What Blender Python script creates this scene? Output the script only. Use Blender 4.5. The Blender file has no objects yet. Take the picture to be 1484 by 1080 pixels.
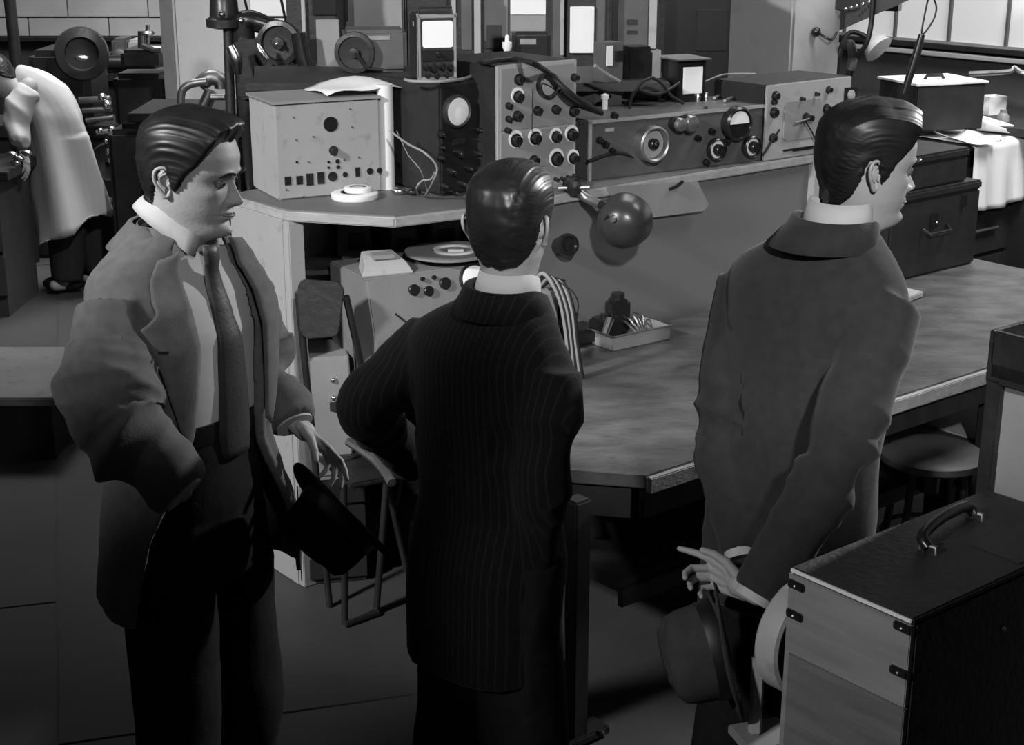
import bpy, bmesh, math, random
import numpy as np
from mathutils import Vector, Matrix, noise
random.seed(7)
PI = math.pi
# ------------------------------------------------------------------ camera, world, lights, exposure
scn = bpy.context.scene
COL = scn.collection
PITCH = math.radians(17.5); FPX = 2200.0; CAMH = 2.18
cam_d = bpy.data.cameras.new('camera'); cam = bpy.data.objects.new('camera', cam_d); COL.objects.link(cam)
cam.location = (0, 0, CAMH); cam.rotation_euler = (PI/2 - PITCH, 0, 0)
cam_d.sensor_fit = 'HORIZONTAL'; cam_d.sensor_width = 36.0; cam_d.lens = 36.0*FPX/1484.0
cam_d.clip_start = 0.05; cam_d.clip_end = 100
scn.camera = cam
world = bpy.data.worlds.new('world'); scn.world = world; world.use_nodes = True
bg = world.node_tree.nodes['Background']; bg.inputs[0].default_value = (1, 1, 1, 1); bg.inputs[1].default_value = 0.022
scn.view_settings.view_transform = 'Standard'; scn.view_settings.look = 'None'
scn.view_settings.exposure = 0.0; scn.view_settings.gamma = 1.0; scn.view_settings.use_curve_mapping = False

def aim(o, target):
    o.rotation_euler = (Vector(target) - o.location).to_track_quat('-Z', 'Y').to_euler()
def spot(name, loc, target, energy, angle, blend, radius):
    d = bpy.data.lights.new(name, 'SPOT'); d.energy = energy; d.spot_size = math.radians(angle); d.spot_blend = blend
    d.shadow_soft_size = radius; o = bpy.data.objects.new(name, d); o.location = loc; aim(o, target); COL.objects.link(o); return o
def area(name, loc, target, energy, sx, sy, spread=180):
    d = bpy.data.lights.new(name, 'AREA'); d.energy = energy; d.shape = 'RECTANGLE'; d.size = sx; d.size_y = sy
    d.spread = math.radians(spread)
    o = bpy.data.objects.new(name, d); o.location = loc; aim(o, target); COL.objects.link(o); return o
spot('key_spot', (-3.7, 0.9, 3.9), (-0.1, 4.9, 1.64), 1500, 40, 0.25, 0.22)
spot('frontal_spot', (0.8, -1.4, 3.9), (0.9, 5.6, 1.62), 1100, 36, 0.4, 0.12)
spot('rim_spot', (4.4, 6.2, 3.7), (0.7, 3.2, 1.3), 1300, 30, 0.4, 0.12)
spot('fill_spot', (0.75, -0.6, 3.5), (-0.50, 2.95, 1.52), 200, 12.5, 0.6, 0.10)
spot('low_spot', (-1.9, 0.2, 2.7), (0.62, 2.55, 0.75), 260, 24, 0.6, 0.10)
spot('far_left_spot', (0.4, 4.6, 4.6), (-2.6, 9.6, 1.1), 520, 46, 0.5, 0.2)
area('ceiling_area', (-2.0, 9.0, 4.6), (-2.4, 9.4, 0.8), 150, 2.5, 2.0, 110)
area('bench_area', (1.2, 7.6, 4.6), (1.6, 7.6, 1.0), 60, 2.5, 1.6, 120)
area('right_area', (3.2, 5.6, 4.4), (2.9, 7.0, 0.8), 90, 1.5, 1.2, 110)
spot('window_spot', (2.2, 5.2, 4.6), (5.0, 9.6, 2.2), 500, 50, 0.5, 0.3)

# ------------------------------------------------------------------ pixel of the photograph -> point of the place
_F = Vector((0, math.cos(PITCH), -math.sin(PITCH))); _U = Vector((0, math.sin(PITCH), math.cos(PITCH)))
def _ray(px, py): return Vector((1, 0, 0))*((px-742)/FPX) + _F + _U*((540-py)/FPX)
def PZ(px, py, z):
    r = _ray(px, py); t = (z-CAMH)/r.z; return Vector((0, 0, CAMH)) + r*t
def PY(px, py, y):
    r = _ray(px, py); t = y/r.y; return Vector((0, 0, CAMH)) + r*t
def HZ(px, py, p):      # height of pixel row above plan position p
    return PY(px, py, p.y).z
def PP(px, py, o, n):   # on plane through o with normal n
    r = _ray(px, py); C = Vector((0, 0, CAMH)); n = Vector(n); return C + r*((Vector(o)-C).dot(n)/r.dot(n))

# ------------------------------------------------------------------ materials
MATS = {}
def mat(name, g, rough=0.7, metal=0.0, var=0.12, scale=6.0, bump=0.0, stretch=(1, 1, 1), spec=0.4, dirt=0.0, emit=0.0, detail=4.0, bscale=None, sheen=0.0, tint=None):
    if name in MATS: return MATS[name]
    m = bpy.data.materials.new(name); m.use_nodes = True; nt = m.node_tree; N = nt.nodes; L = nt.links
    b = N['Principled BSDF']; b.inputs['Roughness'].default_value = rough; b.inputs['Metallic'].default_value = metal
    b.inputs['Specular IOR Level'].default_value = spec
    if sheen: b.inputs['Sheen Weight'].default_value = sheen
    tc = N.new('ShaderNodeTexCoord'); mp = N.new('ShaderNodeMapping'); mp.inputs['Scale'].default_value = stretch
    L.new(tc.outputs['Object'], mp.inputs['Vector'])
    nz = N.new('ShaderNodeTexNoise'); nz.inputs['Scale'].default_value = scale; nz.inputs['Detail'].default_value = detail
    L.new(mp.outputs[0], nz.inputs['Vector'])
    cr = N.new('ShaderNodeValToRGB'); e = cr.color_ramp.elements
    lo = g*(1-var); hi = g*(1+var); e[0].position = 0.3; e[1].position = 0.7
    e[0].color = (lo, lo, lo, 1); e[1].color = (hi, hi, hi, 1)
    L.new(nz.outputs['Fac'], cr.inputs[0]); out = cr.outputs[0]
    if dirt:
        n2 = N.new('ShaderNodeTexNoise'); n2.inputs['Scale'].default_value = scale*5; n2.inputs['Detail'].default_value = 6
        L.new(tc.outputs['Object'], n2.inputs['Vector'])
        c2 = N.new('ShaderNodeValToRGB'); c2.color_ramp.elements[0].position = 0.30; c2.color_ramp.elements[1].position = 0.42
        d = 1-dirt; c2.color_ramp.elements[0].color = (d, d, d, 1); c2.color_ramp.elements[1].color = (1, 1, 1, 1)
        L.new(n2.outputs['Fac'], c2.inputs[0])
        mx = N.new('ShaderNodeMix'); mx.data_type = 'RGBA'; mx.blend_type = 'MULTIPLY'; mx.inputs[0].default_value = 1
        L.new(out, mx.inputs[6]); L.new(c2.outputs[0], mx.inputs[7]); out = mx.outputs[2]
    L.new(out, b.inputs['Base Color'])
    if bump:
        n3 = N.new('ShaderNodeTexNoise'); n3.inputs['Scale'].default_value = bscale or scale*4; n3.inputs['Detail'].default_value = 5
        L.new(mp.outputs[0], n3.inputs['Vector'])
        bp = N.new('ShaderNodeBump'); bp.inputs['Strength'].default_value = bump; bp.inputs['Distance'].default_value = 0.01
        L.new(n3.outputs['Fac'], bp.inputs['Height']); L.new(bp.outputs[0], b.inputs['Normal'])
    if emit:
        L.new(out, b.inputs['Emission Color']); b.inputs['Emission Strength'].default_value = emit
    MATS[name] = m; return m

M = dict(
 wall=mat('painted_wall', .33, .85, var=.10, scale=2.5, bump=.25, dirt=.12),
 brick=mat('painted_brick', .42, .8, var=.12, scale=3, bump=.3),
 darkwall=mat('dark_wainscot', .05, .6, var=.25, scale=2, bump=.1),
 concrete=mat('column_concrete', .34, .9, var=.08, scale=2.0, bump=.2, dirt=.10),
 floor=mat('worn_floor', .05, .5, var=.30, scale=1.2, bump=.08),
 pale=mat('pale_enamel', .34, .55, var=.06, scale=4, bump=.1, dirt=.18),
 panel=mat('test_panel_paint', .29, .6, var=.05, scale=5, bump=.08, dirt=.22),
 grey=mat('grey_crackle_paint', .085, .5, var=.15, scale=8, bump=.1),
 console=mat('console_paint', .19, .5, var=.10, scale=6, bump=.1),
 platform=mat('platform_boards', .24, .7, var=.15, scale=4, bump=.1, dirt=.2),
 column=mat('bright_column_plaster', .50, .9, var=.06, scale=3, bump=.2, dirt=.08),
 midgrey=mat('mid_grey_paint', .24, .5, var=.10, scale=6, bump=.1),
 dark=mat('dark_wrinkle_paint', .017, .5, var=.25, scale=10, bump=.2),
 black=mat('black_bakelite', .012, .28, var=.1, scale=8, spec=.5),
 blackm=mat('black_machine_iron', .02, .35, var=.3, scale=8, bump=.15, spec=.5),
 steel=mat('bright_steel', .6, .25, 1.0, var=.1, scale=12),
 dull=mat('dull_steel', .32, .42, .9, var=.2, scale=12),
 white=mat('white_card', .75, .7, var=.05, scale=6),
 paper=mat('paper', .62, .85, var=.05, scale=3, bump=.05),
 screen=mat('tube_screen', .72, .25, var=.02, scale=3, emit=.10),
 bench=mat('bench_edge_wood', .30, .55, var=.15, scale=3, stretch=(1, 12, 12), bump=.15),
 benchtop=mat('bench_linoleum', .13, .5, var=.2, scale=3, bump=.06),
 table=mat('worn_table_top', .075, .42, var=.45, scale=7, stretch=(1, 1.6, 1), bump=.25, dirt=.25, detail=8),
 tableedge=mat('table_edge', .045, .5, var=.3, scale=6, bump=.1),
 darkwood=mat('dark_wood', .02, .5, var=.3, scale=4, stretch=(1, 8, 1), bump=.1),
 frontpanel=mat('bench_front_panel', .15, .6, var=.05, scale=1.5, bump=.03),
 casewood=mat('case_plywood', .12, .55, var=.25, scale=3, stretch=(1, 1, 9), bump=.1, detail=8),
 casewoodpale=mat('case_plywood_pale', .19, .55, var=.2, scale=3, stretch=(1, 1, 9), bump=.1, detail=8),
 leather=mat('case_leatherette', .022, .6, var=.2, scale=20, bump=.3),
 cable=mat('rubber_cable', .012, .5, var=.1),
 palecable=mat('pale_cable', .24, .6, var=.1),
 skin=mat('skin', .32, .55, var=.05, scale=14, bump=.08, spec=.35, bscale=120),
 hair=mat('hair', .009, .44, var=.3, scale=30, spec=.4),
 hairg=mat('hair_brown', .013, .38, var=.3, scale=30, spec=.5),
 shirt=mat('shirt_cotton', .42, .8, var=.03, scale=5, bump=.05),
 tie=mat('tie_silk', .03, .5, var=.1, scale=30, bump=.1),
 suitgrey=mat('suit_grey_flannel', .100, .9, var=.14, scale=40, bump=.12, spec=.15, bscale=300, sheen=.1),
 suitmid=mat('suit_charcoal', .027, .9, var=.14, scale=40, bump=.12, spec=.15, bscale=300, sheen=.1),
 trous=mat('trouser_wool', .012, .9, var=.14, scale=40, bump=.1, spec=.1),
 trousg=mat('trouser_grey_wool', .03, .9, var=.14, scale=40, bump=.1, spec=.1),
 felt=mat('hat_felt', .045, .9, var=.1, scale=30, bump=.1, spec=.1),
 feltd=mat('hat_felt_dark', .012, .9, var=.1, scale=30, bump=.1, spec=.1),
 ribbon=mat('hat_ribbon', .008, .5, var=.1),
 labcoat=mat('lab_coat_cotton', .42, .85, var=.05, scale=4, bump=.05),
 shoe=mat('shoe_leather', .012, .25, var=.1),
 eye=mat('eye_white', .12, .2, var=.02), iris=mat('iris', .03, .1, var=.02), lip=mat('lip', .12, .5, var=.05),
 glass=mat('lamp_glass', .6, .15, var=.05),
 window=mat('frosted_window', .62, .5, var=.04, scale=1.2),
 chrome=mat('lamp_enamel', .045, .30, .3, var=.1, scale=4, spec=.6),
)
def pinstripe():
    m = mat('pinstripe_wool', .0125, .85, var=.15, scale=40, bump=.1, spec=.12, sheen=.05)
    nt = m.node_tree; N = nt.nodes; L = nt.links; b = N['Principled BSDF']
    tc = N.new('ShaderNodeTexCoord'); w = N.new('ShaderNodeTexWave'); w.wave_type = 'BANDS'; w.bands_direction = 'X'
    w.inputs['Scale'].default_value = 22; w.inputs['Distortion'].default_value = .6; w.inputs['Detail Scale'].default_value = 2
    L.new(tc.outputs['Object'], w.inputs['Vector'])
    cr = N.new('ShaderNodeValToRGB'); cr.color_ramp.elements[0].position = .86; cr.color_ramp.elements[1].position = .97
    cr.color_ramp.elements[0].color = (.005, .005, .005, 1); cr.color_ramp.elements[1].color = (.012, .012, .012, 1)
    L.new(w.outputs[0], cr.inputs[0]); L.new(cr.outputs[0], b.inputs['Base Color']); return m
M['pin'] = pinstripe()

# ------------------------------------------------------------------ mesh building
def V(*a): return Vector(a)
def basis(axis, up=None):
    z = Vector(axis).normalized(); u = Vector(up) if up is not None else (Vector((0, 0, 1)) if abs(z.z) < .9 else Vector((1, 0, 0)))
    x = u.cross(z).normalized(); return x, z.cross(x), z
class MB:
    def __init__(s): s.v = []; s.f = []
    def add(s, vs, fs):
        k = len(s.v); s.v += [tuple(p) for p in vs]; s.f += [[i+k for i in f] for f in fs]; return s
    def box(s, c, d, rz=0, rot=None):
        R = rot if rot is not None else Matrix.Rotation(rz, 3, 'Z'); c = Vector(c); vs = []
        for k in (-.5, .5):
            for j in (-.5, .5):
                for i in (-.5, .5): vs.append(c + R @ Vector((i*d[0], j*d[1], k*d[2])))
        return s.add(vs, [(0, 2, 3, 1), (4, 5, 7, 6), (0, 1, 5, 4), (2, 6, 7, 3), (0, 4, 6, 2), (1, 3, 7, 5)])
    def bx(s, x0, x1, y0, y1, z0, z1): return s.box(((x0+x1)/2, (y0+y1)/2, (z0+z1)/2), (x1-x0, y1-y0, z1-z0))
    def rings(s, rs, c0=True, c1=True, closed=False):
        n = len(rs[0]); k = len(s.v)
        for r in rs: s.v += [tuple(p) for p in r]
        m = len(rs)
        for i in range(m if closed else m-1):
            a = k+i*n; b = k+((i+1) % m)*n
            for j in range(n): s.f.append([a+j, a+(j+1) % n, b+(j+1) % n, b+j])
        if not closed:
            if c0: s.f.append([k+j for j in range(n)][::-1])
            if c1: s.f.append([k+(m-1)*n+j for j in range(n)])
        return s
    def sheet(s, rows):
        n = len(rows[0]); k = len(s.v)
        for r in rows: s.v += [tuple(p) for p in r]
        for i in range(len(rows)-1):
            for j in range(n-1): s.f.append([k+i*n+j, k+i*n+j+1, k+(i+1)*n+j+1, k+(i+1)*n+j])
        return s
    def lathe(s, o, axis, prof, n=24, up=None, c0=True, c1=True):   # prof: (radius, height)
        x, y, z = basis(axis, up); o = Vector(o); rs = []
        for r, h in prof: rs.append([o + z*h + (x*math.cos(t)+y*math.sin(t))*max(r, 1e-4) for t in [2*PI*i/n for i in range(n)]])
        return s.rings(rs, c0, c1)
    def cyl(s, a, b, r0, r1=None, n=16):
        a = Vector(a); b = Vector(b); return s.lathe(a, b-a, [(r0, 0), (r0 if r1 is None else r1, (b-a).length)], n)
    def tube(s, pts, r, n=8, sub=0, caps=True, flat=1.0):
        pts = [Vector(p) for p in pts]
        if sub: pts = spline(pts, sub)
        rad = r if isinstance(r, (list, tuple)) else [r]*len(pts)
        if len(rad) != len(pts): rad = list(np.interp(np.linspace(0, 1, len(pts)), np.linspace(0, 1, len(rad)), rad))
        prev = None; rs = []
        for i, p in enumerate(pts):
            t = (pts[min(i+1, len(pts)-1)] - pts[max(i-1, 0)])
            t = t.normalized() if t.length > 1e-9 else Vector((0, 0, 1))
            if prev is None: x, y, z = basis(t)
            else:
                x = (prev - t*prev.dot(t)); x = x.normalized() if x.length > 1e-6 else basis(t)[0]; y = t.cross(x)
            prev = x
            rs.append([p + (x*math.cos(a)+y*math.sin(a)*flat)*rad[i] for a in [2*PI*k/n for k in range(n)]])
        return s.rings(rs, caps, caps)
    def capsule(s, a, b, r0, r1, n=12):
        a = Vector(a); b = Vector(b); d = (b-a); L = d.length; pr = []
        for k in range(5): t = PI/2*k/4; pr.append((r0*math.sin(t), -r0*math.cos(t)))
        for k in range(5): t = PI/2*k/4; pr.append((r1*math.cos(t), L+r1*math.sin(t)))
        return s.lathe(a, d, pr, n)
    def ball(s, c, r, n=16, sc=(1, 1, 1), rot=None):
        rs = []; c = Vector(c); R = rot if rot is not None else Matrix.Identity(3); m = n//2
        for i in range(m+1):
            t = PI*i/m; q = max(math.sin(t), 1e-3)
            rs.append([c + R @ Vector((r*sc[0]*q*math.cos(a), r*sc[1]*q*math.sin(a), -r*sc[2]*math.cos(t))) for a in [2*PI*k/n for k in range(n)]])
        return s.rings(rs)
    def prism(s, poly, o, x, y, depth):   # polygon in plane (x,y), extruded along x cross y
        o = Vector(o); x = Vector(x); y = Vector(y); z = x.cross(y).normalized()*depth
        a = [o + x*p[0] + y*p[1] for p in poly]; return s.rings([a, [p+z for p in a]])
    def build(s, name, m, parent=None, bevel=0, smooth=True, ang=38, solid=0, sub=0, loc=None):
        me = bpy.data.meshes.new(name); me.from_pydata(s.v, [], s.f)
        bm = bmesh.new(); bm.from_mesh(me); bmesh.ops.remove_doubles(bm, verts=bm.verts, dist=1e-6); bmesh.ops.recalc_face_normals(bm, faces=bm.faces)
        if bevel:
            es = [e for e in bm.edges if len(e.link_faces) == 2 and e.calc_face_angle(0) > .6]
            bmesh.ops.bevel(bm, geom=es, offset=bevel, segments=2, affect='EDGES', clamp_overlap=True)
        if smooth:
            for f in bm.faces: f.smooth = True
            for e in bm.edges:
                if len(e.link_faces) == 2 and e.calc_face_angle(0) > math.radians(ang): e.smooth = False
        bm.to_mesh(me); bm.free(); me.materials.append(m if not isinstance(m, str) else M[m])
        o = bpy.data.objects.new(name, me); COL.objects.link(o)
        if parent is not None: o.parent = parent
        if loc is not None: o.location = loc
        if solid: d = o.modifiers.new('solid', 'SOLIDIFY'); d.thickness = solid; d.offset = 0
        if sub: d = o.modifiers.new('sub', 'SUBSURF'); d.levels = sub; d.render_levels = sub
        return o
def spline(pts, k=6):
    out = []; n = len(pts)
    for i in range(n-1):
        p0 = pts[max(i-1, 0)]; p1 = pts[i]; p2 = pts[i+1]; p3 = pts[min(i+2, n-1)]
        for j in range(k):
            t = j/k; out.append(.5*((2*p1) + (p2-p0)*t + (2*p0-5*p1+4*p2-p3)*t*t + (3*p1-p0-3*p2+p3)*t**3))
    out.append(pts[-1]); return out
def tag(o, label, cat, group=None, kind=None):
    if label: o['label'] = label
    if cat: o['category'] = cat
    if group: o['group'] = group
    if kind: o['kind'] = kind
    return o
def thing(name, label, cat, loc=(0, 0, 0), rz=0, group=None):
    o = bpy.data.objects.new(name, None); COL.objects.link(o); o.location = loc; o.rotation_euler = (0, 0, rz); o.empty_display_size = .05
    return tag(o, label, cat, group)
def struct(name, mb, m, parent=None, **k):
    o = mb.build(name, m, parent, **k)
    if parent is None: o['kind'] = 'structure'
    return o
D = V(.7778, .6285, 0); NB = V(-.6285, .7778, 0)      # bench direction, and straight back from it
RD = math.atan2(D.y, D.x)
def frame(pa, pb, z):
    A = PZ(pa[0], pa[1], z); B = PZ(pb[0], pb[1], z); return A, math.atan2(B.y-A.y, B.x-A.x), (B-A).length
def local(root_loc, rz, p):
    return Matrix.Rotation(-rz, 3, 'Z') @ (Vector(p) - Vector(root_loc))
# ------------------------------------------------------------------ the setting
fl = struct('floor', MB().box((0.5, 6.0, -.05), (16, 16, .09)), 'floor')
sd = (PZ(83, 668, 0) - PZ(83, 1080, 0)).normalized(); sp = V(sd.y, -sd.x, 0); s0 = PZ(83, 1080, 0)
slab = None
for i in range(-3, 4):
    for j in range(-1, 4):
        w, l = 1.22, 2.44; c = s0 + sp*(w*(i+.5)) + sd*(l*(j+.5) + (.9 if i % 2 else 0)); 
        if slab is None: slab = MB().box((0, 0, 0), (w-.008, l-.008, .012)).build('floor_slab', 'floor', fl, bevel=.002)
        else: q = slab.copy(); COL.objects.link(q); slab = q
        slab.location = (c.x, c.y, -.006); slab.rotation_euler = (0, 0, math.atan2(sp.y, sp.x))
# far left wall of painted blocks over a dark wainscot
WY = 12.0
wb = struct('wall_back', MB().box((-1.6, WY+.12, 2.6), (9.0, .2, 5.2)), 'brick')
MB().box((-1.6, WY-.01, .55), (9.0, .06, 1.10)).build('wainscot', 'darkwall', wb)
MB().box((-1.6, WY-.05, 1.115), (9.0, .12, .03)).build('wainscot_rail', 'dark', wb)
blk = None
for r in range(9):
    for i in range(9):
        x = -5.9 + i*.62 + (.31 if r % 2 else 0)
        if blk is None: blk = MB().box((0, 0, 0), (.61, .06, .135)).build('wall_block', 'brick', wb, bevel=.004)
        else: q = blk.copy(); COL.objects.link(q); blk = q
        blk.location = (x, WY+.0 + random.uniform(-.004, .004), 1.20 + r*.145)
# frosted window in the back wall, seen past the drill press
mpane = mat('lit_frosted_glass', .55, .4, var=.03, scale=2, emit=.42)
wn = struct('window_1', MB().bx(-2.05, 1.9, WY-.12, WY-.04, 1.02, 1.07).bx(-2.05, 1.9, WY-.12, WY-.04, 2.9, 2.96), 'midgrey')
x = -2.0
for i in range(8):
    for z0, z1 in ((1.07, 1.27), (1.29, 2.0), (2.03, 2.9)):
        MB().bx(x, x+.44, WY-.09, WY-.07, z0, z1).build('window_pane', mpane, wn)
    MB().bx(x+.44, x+.47, WY-.11, WY-.06, 1.07, 2.9).build('mullion', 'midgrey', wn)
    x += .48
# right wall with a long frosted window above a dark wainscot
Q = PY(1350, 62, 9.0); LZ = Q.z
def wr(t, off=0, z=0): p = Q + NB*t - D*off; return V(p.x, p.y, z)
def wallbox(mb, t0, t1, o0, o1, z0, z1):
    c = (wr((t0+t1)/2, (o0+o1)/2, (z0+z1)/2)); return mb.box(c, (abs(o1-o0), abs(t1-t0), z1-z0), RD)
w2 = struct('wall_right', wallbox(MB(), -6, 4.4, -.25, -.05, 0, 5.2), 'darkwall')
wallbox(MB(), -6, 4.4, -.06, 0, 0, LZ-.07).build('wainscot', 'darkwall', w2)
wallbox(MB(), -6, 4.4, -.06, .05, LZ-.07, LZ-.045).build('ledge', 'wall', w2, bevel=.004)
wallbox(MB(), -6, 4.4, -.06, .03, LZ-.03, LZ).build('sill_rail', 'dark', w2, bevel=.004)
wn2 = struct('window_2', wallbox(MB(), -6, 4.4, -.05, 0, LZ-.01, LZ+.015), 'midgrey')
mpane2 = mat('lit_frosted_glass_right', .55, .4, var=.03, scale=1.5, emit=.36)
t = -5.8
for i in range(26):
    wallbox(MB(), t, t+.365, -.04, -.02, LZ+.015, LZ+1.5).build('window_pane', mpane2, wn2)
    wallbox(MB(), t+.365, t+.38, -.05, 0, LZ, LZ+1.5).build('mullion', 'grey', wn2)
    t += .38
# columns
def column(name, px, py, y, wl, wr_, m):
    c = PY(px, py, y); mb = MB(); a = V(c.x, c.y, 0)
    mb.box(a + NB*wl/2 + D*wr_/2 + V(0, 0, 2.6), (wr_, wl, 5.2), RD); return struct(name, mb, m, bevel=.012)
column('column', 1145, 110, 7.0, .48, .34, 'concrete')
cl2 = column('column', 257, 100, 8.0, .17, .45, 'column')
struct('ceiling', MB().box((0.5, 6.0, 5.25), (16, 16, .1)), 'wall')
tag(MB().tube([PY(8, -60, 9.2), PY(20, 60, 9.2), V(PY(28, 160, 9.2).x, 9.2, 0)], .035, 12).build('pipe', 'dark'), 'dark vertical pipe at the far left edge before the block wall', 'pipe')
# low platform at the left
pa = PZ(-140, 575, .27); pb = PZ(140, 573, .27)
pf = thing('low_platform', 'low platform with a pale worn top behind the man in the open jacket', 'platform', (pa.x-.8, 5.72, 0))
MB().bx(0, 1.42, 0, .72, .235, .27).build('platform_top', 'platform', pf, bevel=.006)
MB().bx(.04, 1.38, .03, .70, 0.0, .235).build('platform_base', 'darkwood', pf)

# ------------------------------------------------------------------ raised instrument bench
BZ = 1.26
l1 = PZ(412, 305, BZ); bend = PZ(572, 314, BZ); mid = PZ(672, 303, BZ); B0 = V(-.148, 4.588, 0); SE = 1.66
def bp(s, n=0, z=BZ): p = B0 + D*s + NB*n; return V(p.x, p.y, z)
bench = thing('instrument_bench', 'long raised bench with pale edge carrying the test instruments', 'bench', (l1.x, l1.y, 0))
def LB(p): return Vector(p) - V(l1.x, l1.y, 0)
end = bp(SE); endb = bp(SE, .80)
lb = V(l1.x, l1.y, BZ) + NB*.34
poly = [l1, bend, bp(.02), end, endb, bp(.45, .80), bp(-.05, .75), lb]
def slabpoly(mb, pts, z0, z1, f=LB): return mb.rings([[f((p.x, p.y, z0)) for p in pts], [f((p.x, p.y, z1)) for p in pts]])
slabpoly(MB(), [l1+V(.01, .012, 0), bend+V(0, .012, 0), bp(.02)+NB*.012, bp(SE, .012), bp(SE, .79), bp(.45, .79), bp(-.05, .74), lb], BZ-.004, BZ).build('bench_top', 'benchtop', bench)
slabpoly(MB(), poly, BZ-.034, BZ-.004).build('bench_edge', 'bench', bench, bevel=.004)
ep = V(l1.x, l1.y, 0)
mb = MB(); c = ep + NB*.18 + D*.018; mb.box(LB(c+V(0, 0, (BZ-.034)/2)), (.036, .33, BZ-.034), RD); mb.build('end_panel', 'pale', bench, bevel=.004)
c = ep - NB*.0 + D*.03
MB().box(LB(c+V(0, 0, (BZ-.034)/2)), (.055, .03, BZ-.036), RD).build('post', 'pale', bench, bevel=.003)
c = bp((.27+SE)/2, .03, 0); c.z = (BZ-.034+.70)/2
MB().box(LB(c), (SE-.27, .02, BZ-.034-.70), RD).build('front_panel', 'frontpanel', bench)
c = bp(SE-.015, .35, (BZ-.034)/2); MB().box(LB(c), (.03, .72, BZ-.034), RD).build('end_post', 'pale', bench)
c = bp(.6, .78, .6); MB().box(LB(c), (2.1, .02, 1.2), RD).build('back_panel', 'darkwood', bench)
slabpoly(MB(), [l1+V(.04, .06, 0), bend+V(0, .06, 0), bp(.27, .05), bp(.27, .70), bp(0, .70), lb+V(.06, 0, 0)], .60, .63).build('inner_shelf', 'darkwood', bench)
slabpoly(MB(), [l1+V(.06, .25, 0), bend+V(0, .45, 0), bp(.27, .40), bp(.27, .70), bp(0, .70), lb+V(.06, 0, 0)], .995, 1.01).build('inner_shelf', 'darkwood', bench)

# ------------------------------------------------------------------ work table
TA = PZ(935, 690, .75); TL = 2.75; TD = 1.03
def tp(s, n=0, z=.75): p = TA + D*s + NB*n; return V(p.x, p.y, z)
table = thing('work_table', 'big low work table with a scratched worn top in front of the bench', 'table', (TA.x, TA.y, 0))
LT = lambda p: Vector(p) - V(TA.x, TA.y, 0)
fl_ = PZ(830, 684, .75); 
tpoly = [tp(0), tp(TL), tp(TL, TD), tp(.17, TD), V(-.13, 4.3, .75), V(-.10, 3.74, .75)]
slabpoly(MB(), tpoly, .715, .75, LT).build('table_top', 'table', table, bevel=.003)
def sideboard(mb, a, b, z0, z1, th=.02, f=LT):
    a = Vector(a); b = Vector(b); d = b-a; c = (a+b)/2; return mb.box(f(V(c.x, c.y, (z0+z1)/2)), (d.length, th, z1-z0), math.atan2(d.y, d.x))
sideboard(MB(), tp(.0, -.012), tp(TL, -.012), .705, .748).build('edge_trim', 'bench', table, bevel=.003)
sideboard(MB(), tp(.02, .03), tp(TL, .03), .62, .712).build('apron', 'darkwood', table)
sideboard(MB(), tpoly[5]+V(.03, .03, 0), tp(0, .05), .62, .712).build('apron', 'darkwood', table)
c1 = tp(1.3, .45, 0); MB().box(LT((c1.x, c1.y, .40)), (2.6, .72, .03), RD).build('lower_shelf', 'darkwood', table, bevel=.004)
sideboard(MB(), tp(0.0, .085), tp(2.6, .085), .345, .40).build('shelf_edge', 'dark', table, bevel=.003)
for s, n in ((-.17, .07), (1.62, .06), (2.66, .06), (2.66, .96), (.28, .94)):
    p = tp(s, n, 0)
    lg = MB().box(LT((p.x, p.y, .36)), (.055, .055, .70), RD).build('leg', 'blackm', table, bevel=.006)
    lg2 = MB().box(LT((p.x, p.y, .02)), (.20, .07, .025), RD); lg2.cyl(LT((p.x-.07, p.y-.05, .03)), LT((p.x-.07, p.y-.05, .045)), .012); lg2.cyl(LT((p.x+.07, p.y-.01, .03)), LT((p.x+.07, p.y-.01, .045)), .012)
    o = lg2.build('foot', 'blackm', lg, bevel=.004)

# ------------------------------------------------------------------ small makers used on instrument fronts (local frame: x right, y into the case, z up)
def knob(mb, x, z, r, d=.018, y=0): mb.cyl((x, y, z), (x, y-.005, z), r*1.25, n=16); mb.cyl((x, y-.005, z), (x, y-d, z), r, r*.8, n=16); mb.bx(x-r*.14, x+r*.14, y-d-.004, y-d+.002, z-r*.8, z+r*.8); return mb
def knobs(lst, m, parent, name='knob', d=.018, y=0):
    for x, z, r in lst: knob(MB(), x, z, r, d, y).build(name, m, parent)
def dial(x, z, r, parent, ring='black', face='white', y=0, hub=None, nm='dial', depth=.02):
    o = MB().lathe((x, y, z), (0, -1, 0), [(r*1.12, 0), (r*1.12, depth), (r*1.0, depth+.004), (r*.9, depth), (r*.88, depth*.5), (.001, depth*.5)], 32).build(nm, ring, parent)
    MB().cyl((x, y-depth*.5, z), (x, y-depth*.62, z), r*.86, n=32).build('dial_face', face, o)
    if hub: MB().lathe((x, y-depth*.5, z), (0, -1, 0), [(r*hub, 0), (r*hub, .02), (r*hub*.8, .026), (.001, .026)], 20).build('hub', 'black', o)
    return o
def case(name, label, cat, pa, pb, z, top, depth, m, group=None, bevel=.006, side=None, ang=None, lid=None):
    """case standing on height z; pa, pb its front corners in the photograph, top its top row"""
    A, a, w = frame(pa, pb, z)
    if ang is not None: a = ang
    h = HZ(pa[0], top, A) - z; r = thing(name, label, cat, (A.x, A.y, z), a, group)
    MB().bx(0, w, .004, depth, 0, h).build('case_body', side or m, r, bevel=bevel)
    MB().bx(.004, w-.004, 0, .006, .004, h-.004).build('front_panel', m, r, bevel=.0015)
    return r, w, h
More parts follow.
